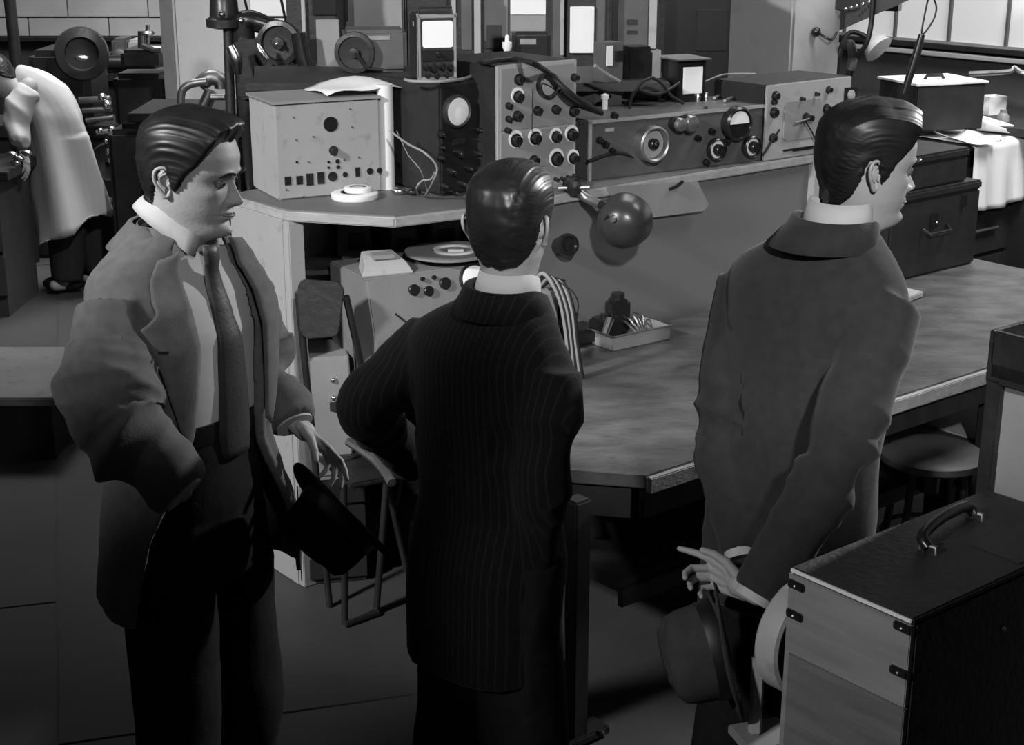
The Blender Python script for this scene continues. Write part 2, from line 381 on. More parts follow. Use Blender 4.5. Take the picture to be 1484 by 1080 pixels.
def pxl(r, px, py, y=0):    # photograph pixel -> local x, z on the front plane of thing r
    a = r.rotation_euler[2]; n = V(-math.sin(a), math.cos(a), 0); o = Vector(r.location) + n*y
    p = PP(px, py, o, n); q = local(r.location, a, p); return q.x, q.z

# 1 pale test panel with holes
r, w, h = case('test_panel_cabinet', 'pale cabinet whose front is pierced by a row of square and round holes', 'cabinet', (404, 291), (552, 277), BZ, 152, .26, 'panel', ang=math.radians(27), side='pale')
MB().bx(-.006, w+.006, -.004, .27, h, h+.008).build('lid', 'midgrey', r)
holes = [(417, 262, 5, 6.5), (434, 261, 5, 6.5), (449, 260, 5.5, 9), (465, 258, 5.5, 9), (518, 249, 3.5, 7)]
for px, py, sx, sy in holes:
    x, z = pxl(r, px, py); k = 480; MB().bx(x-sx/k, x+sx/k, -.003, .0, z-sy/k, z+sy/k).build('socket', 'black', r)
for px, py, rr in [(479, 180, 11.5), (482, 256, 7.5), (500, 253, 4), (536, 248, 5), (550, 247, 4.5), (489, 234, 3.5), (490, 242, 3), (476, 235, 2), (476, 243, 2), (425, 170, 1.5), (507, 158, 1.5), (429, 203, 1.5), (454, 198, 1.5), (510, 184, 1.5), (430, 235, 2), (447, 235, 1.5), (499, 232, 1.8), (415, 275, 1.5), (440, 285, 1.5), (520, 228, 1.5)]:
    x, z = pxl(r, px, py); MB().cyl((x, 0, z), (x, -.003, z), rr/480, n=24).build('hole', 'black' if rr > 1.9 else 'grey', r)
x, z = pxl(r, 483, 218); knob(MB(), x, z, .012, .02).build('switch_knob', 'dark', r)
# paper roll standing right of it and the sheet on top
A = PZ(560, 276, BZ); o = MB(); a = V(A.x, A.y+.03, BZ)
o.lathe(a, (0, 0, 1), [(.026, 0), (.026, HZ(560, 122, a)-BZ), (.02, HZ(560, 122, a)-BZ)], 20)
tag(o.build('paper_roll', 'paper'), 'pale paper roll standing between the pierced panel and the black oscilloscope', 'paper roll')
hp = h+.008
o = MB(); rows = []
for i in range(8):
    row = []
    for j in range(10):
        u = j/9; v = i/7; row.append(V(.18+u*.26, .02+v*.22, hp + .008 + .035*math.sin(u*2.6)*math.sin(v*2.2+.4) + .006*math.sin(9*u+5*v)))
    rows.append(row)
q = o.sheet(rows).build('crumpled_sheet', 'paper', solid=.002); q.location = r.location; q.rotation_euler = r.rotation_euler
tag(q, 'crumpled pale sheet lying on top of the pierced panel cabinet', 'paper')
# dish / roll of tape
A = PZ(512, 292, BZ)
t_ = thing('tape_roll', 'pair of flat white tape rolls stacked at the front edge of the bench', 'tape roll', A+V(0, .05, 0))
MB().lathe((0, 0, 0), (0, 0, 1), [(.045, 0), (.072, 0), (.075, .004), (.075, .018), (.070, .021), (.045, .021)], 40, c0=False, c1=False).build('large_roll', 'white', t_)
MB().lathe((.01, .005, .021), (0, 0, 1), [(.026, 0), (.042, 0), (.044, .003), (.044, .013), (.040, .016), (.026, .016)], 36, c0=False, c1=False).build('small_roll', 'white', t_)

# 2 black oscilloscope
A, a, w = frame((640, 286), (722, 277), BZ); a = RD; w = .205; h = HZ(640, 121, A)-BZ
r = thing('oscilloscope', 'tall black oscilloscope with a round glowing tube above rows of knobs', 'oscilloscope', (A.x, A.y, BZ), a)
MB().bx(0, w, .004, .34, .004, h).build('case_body', 'dark', r, bevel=.006)
MB().bx(.008, w-.008, 0, .006, .01, h-.01).build('front_panel', 'black', r, bevel=.002)
x, z = pxl(r, 661, 161); 
o = MB().lathe((x, 0, z), (0, -1, 0), [(.054, 0), (.052, .014), (.046, .018), (.043, .010)], 40, c1=False).build('tube_bezel', 'dark', r)
MB().lathe((x, 0, z), (0, -1, 0), [(.0435, 0), (.0435, .008), (.03, .012), (.001, .013)], 40).build('tube_screen', 'screen', r)
MB().cyl((x-.036, -.018, z+.036), (x-.036, -.022, z+.036), .004).build('screw', 'steel', r)
for px, py, s in [(638, 194, 6), (691, 188, 5), (637, 228, 6), (691, 222, 5), (654, 248, 7), (641, 269, 6), (668, 266, 6), (657, 279, 4), (664, 222, 8), (694, 203, 4), (638, 213, 4), (678, 244, 5), (700, 244, 5), (700, 266, 5)]:
    x, z = pxl(r, px, py); knob(MB(), x, z, s/560, .022).build('knob', 'black', r)
    MB().cyl((x, -.022, z), (x, -.027, z), s/1500).build('knob_cap', 'steel', r)
x, z = pxl(r, 664, 205); MB().bx(x-.028, x+.028, -.004, 0, z-.012, z+.012).build('name_plate', 'dark', r, bevel=.002)
scope_top = BZ+h; osc = r
# 3 small scope standing on top
P0 = PY(608, 110, A.y+.06)
r = thing('small_meter', 'small black box with a bright rounded screen standing on the oscilloscope', 'meter', (PY(606, 100, A.y+.05).x, A.y+.05, scope_top), math.radians(14))
w = .125; h = .205
MB().bx(0, w, .006, .15, 0, h).build('case_body', 'dark', r, bevel=.008)
MB().bx(.0, w, 0, .012, 0.0, .012).bx(0, w, 0, .012, h-.012, h).bx(0, .01, 0, .012, 0, h).bx(w-.01, w, 0, .012, 0, h).build('front_frame', 'midgrey', r, bevel=.002)
def rrect(x0, x1, z0, z1, rad, y, d, n=5):
    pts = []
    for cx, cz, a0 in ((x1-rad, z1-rad, 0), (x0+rad, z1-rad, 90), (x0+rad, z0+rad, 180), (x1-rad, z0+rad, 270)):
        for k in range(n+1): t = math.radians(a0+90*k/n); pts.append((cx+rad*math.cos(t), cz+rad*math.sin(t)))
    return MB().rings([[V(p[0], y, p[1]) for p in pts], [V(p[0], y-d, p[1]) for p in pts]])
rrect(.016, w-.012, .103, .185, .008, .008, .006).build('screen', 'screen', r)
MB().bx(.012, w-.012, -.002, .008, .062, .096).build('lower_plate', 'black', r, bevel=.002)
knobs([(.025, .045, .008), (.05, .04, .011), (.078, .045, .009), (.103, .042, .008), (.03, .018, .007), (.06, .016, .007), (.09, .018, .007), (.064, .082, .007)], 'black', r)
MB().bx(-.002, .0, .06, .075, .165, .18).build('side_badge', 'dull', r)
MB().tube([V(.01, .03, h), V(.01, .03, h+.02), V(w-.01, .03, h+.02), V(w-.01, .03, h)], .004, 8).build('handle', 'dark', r)
sm = r
# 4 rack cabinet with pale knobbed front
A, a, w = frame((720, 285), (851, 262), BZ); A = A; a = RD-.03; w = .325; h = HZ(720, 95, A)-BZ
r = thing('rack_cabinet', 'pale rack cabinet full of knobs with a ringed dial at its top', 'cabinet', (A.x, A.y, BZ), a)
MB().bx(0, w, .006, .36, 0, h-.002).build('case_body', 'dark', r, bevel=.004)
MB().bx(0, w, .0, .008, 0, h).build('front_frame', 'pale', r, bevel=.003)
sec = [(.01, h*.175), (h*.185, h*.48), (h*.50, h*.97)]
for z0, z1 in sec: MB().bx(.014, w-.014, -.004, .002, z0, z1).build('drawer_panel', 'midgrey', r, bevel=.0015)
x, z = pxl(r, 790, 123); dial(x, z, .036, r, 'black', 'pale', y=-.004, nm='ringed_dial', depth=.022)
x, z = pxl(r, 790, 123); MB().tube([V(x-.03, -.022, z+.01), V(x, -.024, z), V(x+.03, -.022, z-.02)], .0015, 6).build('dial_hand', 'black', r)
for px, py, s in [(750, 115, 8), (749, 140, 9), (735, 153, 5), (777, 160, 7), (803, 158, 7), (829, 161, 8), (735, 172, 5), (748, 168, 8), (830, 112, 6), (733, 188, 4), (746, 203, 10), (774, 200, 10), (804, 198, 9), (827, 195, 10), (772, 232, 8), (805, 230, 11), (829, 229, 9), (803, 259, 3), (812, 258, 3), (821, 256, 3), (830, 254, 3), (738, 262, 8), (760, 258, 8), (838, 178, 3)]:
    x, z = pxl(r, px, py)
    if s > 8.5: MB().cyl((x, -.003, z+.004), (x, -.006, z+.004), s/360, n=28).build('knob_plate', 'white', r)
    knob(MB(), x, z, s/580, .022, -.004).build('knob', 'black', r)
x, z = pxl(r, 770, 175); MB().bx(x-.002, x+.002, -.006, 0, z-.06, z+.10).build('divider', 'dull', r)
rack = r; rack_top = BZ+h
# 5 long sloping chassis with dials
A = PZ(853, 263, BZ); B = PZ(1104, 233, BZ); a = math.atan2(B.y-A.y, B.x-A.x); w = (B-A).length; hh = HZ(853, 175, A)-BZ
r = thing('receiver_chassis', 'long grey chassis with big ringed dials and meters on its front', 'receiver', (A.x, A.y, BZ), a)
MB().bx(0, w, .0, .28, 0, hh).build('chassis_body', 'grey', r, bevel=.004)
MB().bx(-.004, w, -.006, .004, hh-.012, hh).bx(-.004, .008, -.006, .004, 0, hh).build('front_rim', 'bench', r, bevel=.001)
x, z = pxl(r, 938, 207); o = dial(x, z, .056, r, 'dull', 'pale', hub=.34, depth=.045)
MB().cyl((x-.004, -.055, z+.004), (x-.004, -.064, z+.004), .007).build('bright_screw', 'steel', o)
x, z = pxl(r, 986, 178); 
for dx, rr in ((-.03, .024), (.018, .030)):
    o = MB().lathe((x+dx, 0, z), (0, -1, 0), [(rr, 0), (rr, .04), (rr*.85, .05), (rr*.6, .052), (.001, .056)], 28).build('lens_tube', 'dull', r)
    MB().lathe((x+dx, 0, z), (0, -1, 0), [(rr*1.02, 0), (rr*1.08, .03), (rr*1.02, .034)], 28).build('lens_ring', 'black', o)
x, z = pxl(r, 1064, 178)
o = MB().lathe((x, 0, z), (0, -1, 0), [(.062, 0), (.060, .03), (.052, .036), (.050, .028), (.001, .028)], 36).build('round_meter', 'black', r)
MB().rings([[V(x+.044*math.cos(t), -.031, z+.044*math.sin(t)) for t in [PI*k/16 for k in range(17)]], [V(x+.044*math.cos(t), -.029, z+.044*math.sin(t)) for t in [PI*k/16 for k in range(17)]]]).build('meter_scale', 'white', o)
for px, py in ((1036, 216), (1087, 212)):
    x, z = pxl(r, px, py); o = dial(x, z, .036, r, 'black', 'white', hub=.55, depth=.02, nm='tuning_dial')
for px, py in ((876, 209), (889, 167), (868, 203), (886, 219), (1010, 200), (1000, 185), (1030, 190), (1022, 235), (1052, 205)):
    x, z = pxl(r, px, py); knob(MB(), x, z, .010, .02).build('knob', 'black', r)
x, z = pxl(r, 883, 188); MB().bx(x-.018, x+.018, -.003, 0, z-.006, z+.006).build('name_plate', 'pale', r)
chz = BZ+hh; rc = r
def on_chassis(px, py): return PZ(px, py, chz)
# 6 pale instrument at the right end of the bench
A = PZ(1106, 234, BZ); a = RD+.0; w = .47; h = HZ(1106, 124, A)-BZ
r = thing('signal_generator', 'pale instrument case with a rounded plate and knobs at the bench end', 'instrument', (A.x, A.y, BZ), a)
MB().bx(0, w, .006, .26, 0, h).build('case_body', 'dark', r, bevel=.005)
MB().bx(0, w, 0, .008, 0, h).build('front_panel', 'pale', r, bevel=.003)
x0, z0 = pxl(r, 1134, 205); x1, z1 = pxl(r, 1190, 142)
rrect(x0, x1, z0, z1, .02, 0, .004).build('rounded_plate', 'midgrey', r)
x, z = pxl(r, 1166, 170); knob(MB(), x, z, .014, .035, -.004).build('crank_knob', 'black', r); MB().tube([V(x, -.03, z), V(x-.09, -.034, z-.01)], .004, 8).build('pointer_arm', 'dull', r)
for px, py, s in [(1123, 139, 9), (1120, 148, 5), (1121, 163, 10), (1119, 200, 9), (1200, 130, 7), (1197, 158, 10), (1161, 143, 4), (1182, 136, 4)]:
    x, z = pxl(r, px, py); knob(MB(), x, z, s/640, .018).build('knob', 'black', r)
x, z = pxl(r, 1232, 138); MB().bx(x-.035, x+.035, -.004, 0, z-.03, z+.03).build('meter_frame', 'black', r); MB().lathe((x, -.002, z), (0, -1, 0), [(.02, 0), (.02, .006), (.001, .008)], 24).build('meter_face', 'pale', r)
for k in range(2):
    x, z = pxl(r, 1140+k*14, 217); MB().bx(x-.02, x+.16, -.006, 0, z-.004, z+.002).build('grille_slot', 'black', r)
sg = r

# ------------------------------------------------------------------ things standing on and behind those instruments
def boxthing(name, label, cat, loc, rz, size, m, front=None, fm=None, group=None, extra=None, bevel=.004, part='front_plate'):
    r = thing(name, label, cat, loc, rz, group); w, d, h = size
    MB().bx(-w/2, w/2, 0, d, 0, h).build('case_body', m, r, bevel=bevel)
    if front: x0, x1, z0, z1 = front; MB().bx(x0-w/2, x1-w/2, -.004, .001, z0, z1).build(part, fm, r, bevel=.001)
    if extra: extra(r)
    return r
# on the receiver chassis
p = on_chassis(1030, 152) + NB*.10
def ex(r):
    MB().bx(-.075, .065, -.03, .14, .15, .156).build('overhanging_lid', 'dull', r, bevel=.001)
    MB().bx(.048, .056, -.004, .0, .0, .15).build('corner_strip', 'black', r)
boxthing('chart_box', 'black box with a white front square under an overhanging metal lid', 'box', p+V(.0, 0, 0), RD-.25, (.11, .12, .15), 'black', (.02, .10, .03, .125), 'white', extra=ex)
p = on_chassis(900, 152) + NB*.06
boxthing('grey_chassis_box', 'low grey box with cables looped over it on the receiver chassis', 'box', p+D*.04, RD, (.22, .14, .07), 'grey', extra=lambda r: MB().cyl((.0, -.002, .035), (.0, -.014, .035), .012).build('connector', 'dull', r))
p = on_chassis(975, 148) + NB*.10
boxthing('tilted_chassis_box', 'small pale-edged grey box right of the looped cables', 'box', p, RD-.5, (.10, .10, .075), 'midgrey', (.02, .08, .01, .06), 'pale')
p = bp(.62, .34)
boxthing('relay_stand', 'small pale and dark relay standing behind the rack cabinet', 'relay', bp(.95, .36), RD, (.085, .07, .42), 'grey', (.0, .03, .34, .41), 'white', extra=lambda r: (MB().bx(.0, .03, -.012, 0, .355, .39).build('coil', 'black', r), MB().cyl((-.02, -.001, .18), (-.02, -.012, .18), .008).build('terminal', 'dull', r)))
boxthing('power_pack', 'black box with a pale side beside the small relay', 'power pack', bp(1.10, .37), RD-.35, (.13, .12, .385), 'black', extra=lambda r: (MB().bx(.035, .067, -.003, .12, .27, .382).build('pale_side', 'midgrey', r), MB().bx(-.05, .03, .01, .09, .385, .395).build('terminal_block', 'black', r)), bevel=.012)
# small white tube and cable plug near chassis left
p = PY(877, 160, rc.location.y+.06)
tag(MB().lathe(PZ(877, 160, chz)+V(0, .03, 0), (0, 0, 1), [(.010, 0), (.010, .035), (.014, .037), (.014, .05), (.001, .055)], 16).build('glass_valve', 'white'), 'tiny white valve at the left end of the receiver chassis', 'valve')
for px, py, lab in ((1012, 148, 'left'), (1024, 147, 'right')):
    tag(MB().lathe(PZ(px, py, chz)+V(0, .01, 0), (0, 0, 1), [(.009, 0), (.010, .022), (.006, .03), (.001, .032)], 14).build('terminal_post', 'steel'), 'shiny terminal post in front of the lidded black box, the %s one' % lab, 'terminal')
# little tools lying on the chassis
for i, (a_, b_, lab) in enumerate([((1035, 146), (1075, 128), 'thin bright rod lying behind the round meter'), ((1050, 150), (1080, 138), 'short dull rod lying nearest the pale instrument')]):
    A = PZ(a_[0], a_[1], chz); B = PZ(b_[0], b_[1], chz); tag(MB().tube([A+V(0, 0, .01), B+V(0, 0, .012)], .006, 8).build('metal_rod', 'dull'), lab, 'rod')

# rear equipment cabinets: stand on the floor behind the bench
def rear(name, label, cat, x0, x1, y, topz, m, depth=.4, rz=0, parts=(), group=None):
    a = PY(x0, 100, y); b = PY(x1, 100, y); w = b.x-a.x; r = thing(name, label, cat, (a.x, y, 0), rz, group)
    MB().bx(0, w, .004, depth, 0, topz).build('case_body', m, r, bevel=.008)
    for (nm, px0, px1, py0, py1, pm, pr) in parts:
        xa, z1 = pxl(r, px0, py0); xb, z0 = pxl(r, px1, py1); MB().bx(xa, xb, -pr, .004, z0, z1).build(nm, pm, r, bevel=.002)
    return r
rear('steel_rack', 'dark rack with a pale strip and pale panel left of the small black meter', 'rack', 418, 492, 6.2, 2.25, 'dark', parts=[
    ('upright_strip', 436, 446, -20, 92, 'pale', .02), ('upper_plate', 452, 488, -10, 22, 'black', .008), ('pale_panel', 458, 494, 28, 100, 'midgrey', .012)])
k_ = rear('steel_rack', 'grey rack behind the round-faced machine', 'rack', 494, 590, 6.5, 2.3, 'grey', parts=[('door_panel', 512, 583, -10, 42, 'midgrey', .006), ('hinge_plate', 494, 505, -10, 30, 'black', .01)])
k_ = rear('steel_rack', 'dark rack with pale strips right behind the small black meter', 'rack', 592, 700, 6.3, 2.3, 'dark', parts=[('upright_strip', 654, 661, -20, 40, 'pale', .01), ('door_panel', 668, 684, -10, 72, 'grey', .008), ('upright_strip', 687, 697, -10, 78, 'pale', .02), ('louvre', 618, 648, -10, 10, 'dark', .01)])
k_ = rear('steel_rack', 'grey rack with a shallow dark recess above the pale rack cabinet', 'rack', 700, 822, 6.45, 2.3, 'grey', parts=[('door_panel', 702, 736, -10, 60, 'midgrey', .008), ('recess_panel', 705, 728, 36, 70, 'grey', .014), ('dark_strip', 788, 798, -10, 80, 'dark', .01), ('upright_strip', 812, 817, -10, 80, 'pale', .012)])
k_ = rear('steel_rack', 'dark rack carrying a tall white panel with a rounded foot', 'rack', 822, 884, 6.3, 2.3, 'dark', parts=[('white_panel', 826, 860, 9, 76, 'white', .03), ('side_strip', 864, 876, -10, 68, 'grey', .01)])
k_ = rear('steel_rack', 'grey rack with two small plates and a pale strip on its right edge', 'rack', 884, 955, 6.4, 2.3, 'dark', parts=[('grey_door', 896, 938, -10, 66, 'grey', .008), ('small_plate', 908, 924, 28, 36, 'dark', .011), ('small_plate', 908, 924, 44, 50, 'dark', .011), ('upright_strip', 941, 950, -10, 70, 'pale', .02)])
k_ = rear('steel_rack', 'black rack between the pale strip and the big column', 'rack', 956, 1056, 6.5, 1.83, 'black', parts=[('grey_edge', 957, 962, 0, 80, 'dark', .006), ('dark_door', 1010, 1052, 14, 74, 'black', .006)])
# round-faced machine, white-topped box
RH = PY(530, 100, 5.9)
def shelfthing(name, label, cat, px, pybase, y, rz=0):
    p = PY(px, pybase, y); return thing(name, label, cat, (p.x, y, p.z), rz), p
# rear table on which these stand
q0 = PY(385, 118, 5.55); rt = thing('rear_table', 'dark table behind the bench that carries motors and boxes', 'table', (q0.x-.05, 5.42, 0))
zt = PY(560, 112, 5.6).z; 
MB().bx(0, 1.50, 0, .55, zt-.03, zt).build('table_top', 'dark', rt, bevel=.003)
for x_, y_ in ((.05, .03), (1.4, .35), (.05, .5), (1.4, .5)): MB().bx(x_, x_+.05, y_, y_+.05, 0, zt-.03).build('leg', 'dark', rt)
def on_rt(px, py): return PZ(px, py, zt)
p = PY(535, 100, 5.75); r = thing('tape_recorder', 'grey machine with a round wheel on its left end under the racks', 'machine', (p.x, 5.75, zt), math.radians(8))
MB().bx(-.09, .14, 0, .2, 0, .155).build('case_body', 'grey', r, bevel=.012)
MB().lathe((-.05, -.002, .075), (-.25, -1, 0), [(.075, 0), (.078, .008), (.075, .02), (.06, .022), (.058, .014), (.02, .012), (.018, .03), (.001, .032)], 32).build('wheel', 'blackm', r)
MB().tube([V(-.05, -.03, .075), V(-.01, -.035, .02), V(.05, -.03, .012)], .007, 8).build('crank', 'black', r)
MB().bx(0, .08, -.004, 0, .12, .135).build('bright_slot', 'dull', r)
p = PY(768, 78, 5.95)
zr = p.z
r = thing('white_topped_box', 'black box with a rounded front carrying a white upright card', 'box', (p.x, 5.72, zt), 0)
hb = PY(768, 46, 5.72).z - zt
MB().bx(-.07, .075, 0, .15, 0, hb).build('case_body', 'black', r, bevel=.015)
MB().bx(-.04, .02, -.003, .002, hb-.045, hb-.025).build('name_strip', 'dull', r)
MB().bx(-.075, .055, .03, .045, hb, hb+.115).build('white_card', 'midgrey', r); MB().bx(-.075, .055, .022, .032, hb+.06, hb+.115).build('card_top', 'white', r)
p = PY(735, 84, 5.7)
tag(MB().lathe((p.x, 5.68, zt), (0, 0, 1), [(.02, 0), (.022, .03), (.010, .04), (.012, .09), (.018, .10), (.018, .118), (.008, .12), (.008, .14), (.001, .145)], 16).build('glass_valve', 'white'), 'pale glass valve standing left of the box with the white card', 'valve')

# ------------------------------------------------------------------ cables
def cable(label, pts, r=.006, m='cable', sub=6, name='cable'): return tag(MB().tube(pts, r, 8, sub=sub).build(name, m), label, 'cable')
def on_scope(px, py, z=None): return PZ(px, py, scope_top+.008)
cable('pale cable lying along the front of the oscilloscope top', [on_scope(572, 117)+V(.03, .03, 0), on_scope(600, 118), on_scope(640, 119)+V(0, .01, 0), on_scope(672, 114), on_scope(690, 107)], .005, 'palecable')
cable('dark cable looping over the oscilloscope top into the ringed dial rack', [on_scope(628, 112), on_scope(650, 104)+V(0, 0, .02), on_scope(680, 96)+V(0, 0, .01), PZ(705, 90, rack_top+.01), PZ(745, 86, rack_top+.012), PZ(772, 92, rack_top+.02), PP(795, 106, rack.location-NB*.06, NB), PP(830, 138, rack.location-NB*.10, NB), PP(872, 164, Vector(rc.location)-NB*.04, NB)], .009, 'cable')
cable('pale thin lead hanging from the paper roll to the foot of the oscilloscope', [PY(566, 190, 4.78), PY(590, 208, 4.68), PY(616, 222, 4.60), PY(633, 242, 4.60), PY(628, 262, 4.62), PZ(616, 284, BZ+.006)], .0035, 'palecable')
cable('small pale loop of lead on the bench before the oscilloscope', [PZ(606, 283, BZ+.005), PY(604, 272, 4.66), PY(612, 262, 4.66), PY(624, 260, 4.64), PY(630, 250, 4.62)], .003, 'palecable')
cable('thin lead crossing the side of the oscilloscope', [PY(575, 190, 4.80), PY(592, 225, 4.70), PY(610, 248, 4.66), PZ(622, 285, BZ+.004)], .0016, 'palecable')
for lab, pts in [('black cable arching over the low grey box, the left arch', [(912, 158), (916, 140), (930, 120), (945, 112)]), ('black cable arching over the low grey box, the right arch', [(945, 112), (960, 122), (972, 138), (990, 150)]), ('black cable sagging across the front of the low grey box', [(925, 130), (945, 136), (962, 134), (985, 120)])]:
    cable(lab, [PP(x, y, Vector(rc.location)+NB*.03, NB) for x, y in pts], .0055)
cable('dark probe cable lying along the front of the receiver chassis', [PP(x, y, Vector(rc.location)-NB*.015, NB) for x, y in [(852, 234), (880, 224), (900, 222), (920, 230)]], .006)
cable('thick black lead slanting to the left end of the receiver chassis', [PP(x, y, Vector(rc.location)-NB*.05, NB) for x, y in [(812, 132), (835, 150), (868, 162)]], .010)
cable('pale lead slanting down behind the rack cabinet', [PP(x, y, Vector(rc.location)+NB*.07, NB) for x, y in [(862, 95), (880, 108), (898, 118)]], .006, 'palecable')
cable('bright wire pair under the lidded box', [PZ(1022, 118, chz+.05), PZ(1050, 108, chz+.06), PZ(1095, 107, chz+.05)], .003, 'palecable')
cable('dark cable bundle in front of the round meter', [PP(x, y, Vector(rc.location)-NB*.03, NB) for x, y in [(1010, 240), (1020, 215), (1015, 195), (1028, 175), (1022, 155)]], .007)
cable('thin lead hanging across the pale instrument at the bench end', [PP(x, y, Vector(sg.location)-NB*.03, NB) for x, y in [(1130, 188), (1118, 205), (1108, 222)]], .004)
cable('second thin lead on the pale instrument, beside its rounded plate', [PP(x, y, Vector(sg.location)-NB*.03, NB) for x, y in [(1166, 174), (1176, 190), (1184, 208)]], .003)
# coiled parts near the scope foot
p = PZ(578, 282, BZ)
tag(MB().ball(p+V(0, .0, .012), .018, 14, (1.3, 1, .7)).build('steel_dome', 'steel'), 'shiny round steel dome at the foot of the oscilloscope', 'fitting')
p = PZ(600, 284, BZ); tag(MB().ball(p+V(0, 0.01, .010), .018, 14, (1.3, .8, .6)).build('rubber_plug', 'black'), 'black rubber plug beside the shiny cap on the bench', 'plug')

# ------------------------------------------------------------------ lamp, lens and paper on the bench front
C = PY(902, 325, 4.75); jc = PY(832, 272, 4.86)
lamp = thing('bench_lamp', 'round dark lamp head on a jointed arm clamped to the bench edge', 'lamp', jc)
LL = lambda p: Vector(p)-jc
ax = (V(-.25, -.95, -.08)).normalized(); R = .087
MB().lathe(LL(C)-ax*.0, ax, [(R*1.02, -.052), (R*1.03, -.046), (R, -.034), (R*.93, .0), (R*.76, .030), (R*.45, .048), (.001, .054)], 44, c0=False).build('lamp_shade', 'chrome', lamp, solid=.003)
MB().lathe(LL(C), -ax, [(R*.97, .044), (R*.3, .035), (.001, .035)], 40).build('lamp_inside', 'white', lamp)
MB().cyl(LL(C)+ax*.04+V(-.02, 0, .03), LL(C)+ax*.056+V(-.02, 0, .03), .014, .008).build('vent_cap', 'dull', lamp)
hg = PY(872, 297, 4.80)
MB().tube([V(0, 0, 0), LL(PY(850, 287, 4.86)), LL(hg)], [.012, .016, .014], 12, sub=4).build('arm', 'dull', lamp)
MB().tube([LL(hg), LL(PY(884, 303, 4.76)), LL(C)+ax*.03+V(-.035, 0, .02)], .017, 12).build('swivel', 'black', lamp)
MB().lathe(V(0, 0, 0)-V(0, -.015, 0), (0, -1, 0), [(.024, 0), (.026, .01), (.024, .034), (.01, .036), (.001, .038)], 24).build('clamp_joint', 'black', lamp)
MB().tube([V(-.05, .0, -.002), V(.05, -.02, .004)], .007, 8).build('clamp_screw', 'dull', lamp)
MB().bx(-.03, .02, .0, .12, -.03, .02).build('clamp', 'black', lamp, bevel=.004)
p = PY(822, 355, 4.80); a_ = PY(792, 358, 4.93)
r = thing('inspection_lens', 'stubby black lens tube poking out beside the right ear of the striped-suit man', 'lens', a_)
MB().cyl((0, 0, 0), p-a_, .026, .030, 24).build('tube', 'black', r); MB().lathe(p-a_, p-a_, [(.036, -.012), (.038, 0), (.036, .014), (.028, .015), (.024, .006), (.001, .008)], 28).build('rim', 'black', r)
MB().cyl((0, 0, 0), (-.04, .12, 0), .012).build('bracket', 'dull', r)
# sheet of card tucked under bench edge
a0 = PP(905, 268, bp(0, .0), NB); pts = [PP(x, y, bp(0, -.012), NB) for x, y in ((880, 270), (1011, 263), (1027, 296), (1020, 306), (940, 316), (900, 316))]
mb = MB(); mb.rings([pts, [p+NB*.004 for p in pts]]); tag(mb.build('card_sheet', 'midgrey'), 'grey card with a clipped corner hanging from the bench edge behind the lamp', 'card')
p = PP(980, 270, bp(0, -.02), NB); tag(MB().tube([p-D*.03+V(0, 0, -.006), p, p+D*.03+V(0, 0, .012)], .006, 8).build('clip', 'black'), 'small black clip holding the grey card to the bench edge', 'clip')
# tray with dark tools on the table
A = PZ(888, 510, .75); B = PZ(971, 492, .75); a = math.atan2(B.y-A.y, B.x-A.x); w = (B-A).length
r = thing('tool_tray', 'shallow metal tray with a pale front rim on the table under the lamp', 'tray', (A.x, A.y, .75), a)
hh = .05; d = .22
MB().bx(0, w, 0, d, 0, .004).bx(0, w, 0, .004, 0, hh).bx(0, w, d-.004, d, 0, hh).bx(0, .004, 0, d, 0, hh).bx(w-.004, w, 0, d, 0, hh).build('tray_pan', 'midgrey', r, bevel=.001)
MB().tube([V(-.002, -.002, hh), V(w+.002, -.002, hh), V(w+.002, d, hh), V(-.002, d, hh), V(-.002, -.002, hh)], .003, 6).build('rim', 'dull', r)
tr = r
def tloc(x, y, z): return Vector(tr.location) + Matrix.Rotation(a, 3, 'Z') @ V(x, y, z)
q = boxthing('transformer', 'black transformer lying in the tray', 'transformer', tloc(.055, .06, .005), a+.2, (.09, .08, .085), 'black', bevel=.01)
MB().cyl((-.02, .03, .085), (-.02, .03, .10), .012).cyl((.02, .03, .085), (.02, .03, .10), .012).build('terminal', 'black', q)
q = boxthing('motor_housing', 'taller black housing standing in the middle of the tray', 'motor', tloc(.14, .12, .005), a-.2, (.07, .07, .12), 'black', bevel=.012)
MB().cyl((0, .035, .12), (0, .035, .14), .022).build('motor_cap', 'black', q)
for i in range(5):
    p0 = tloc(.15+.012*i, .03+.01*i, .012); p1 = tloc(.13+.02*i, .10, .06+.006*(i % 3)); p2 = tloc(.17+.012*i, .15, .012)
    tag(MB().tube([p0, p1, p2], .0035, 6, sub=5).build('wire_loop', 'dull'), 'bright wire loop in the metal tray, %s of the five from the left' % ('first', 'second', 'third', 'fourth', 'fifth')[i], 'wire', 'wire loops in the tray')
q = boxthing('black_case', 'flat black case lying left of the metal tray', 'case', PZ(845, 508, .75)+V(.02, .04, 0), a+.1, (.15, .2, .06), 'black', bevel=.015)
MB().tube([V(-.04, .02, .06), V(-.04, .03, .085), V(.04, .10, .085), V(.04, .12, .06)], .008, 8).build('handle', 'black', q)
tag(MB().cyl(PY(876, 485, 4.35), PY(884, 462, 4.38), .011, .013).build('bright_tube', 'steel'), 'short bright tube leaning on the black transformer', 'tube')
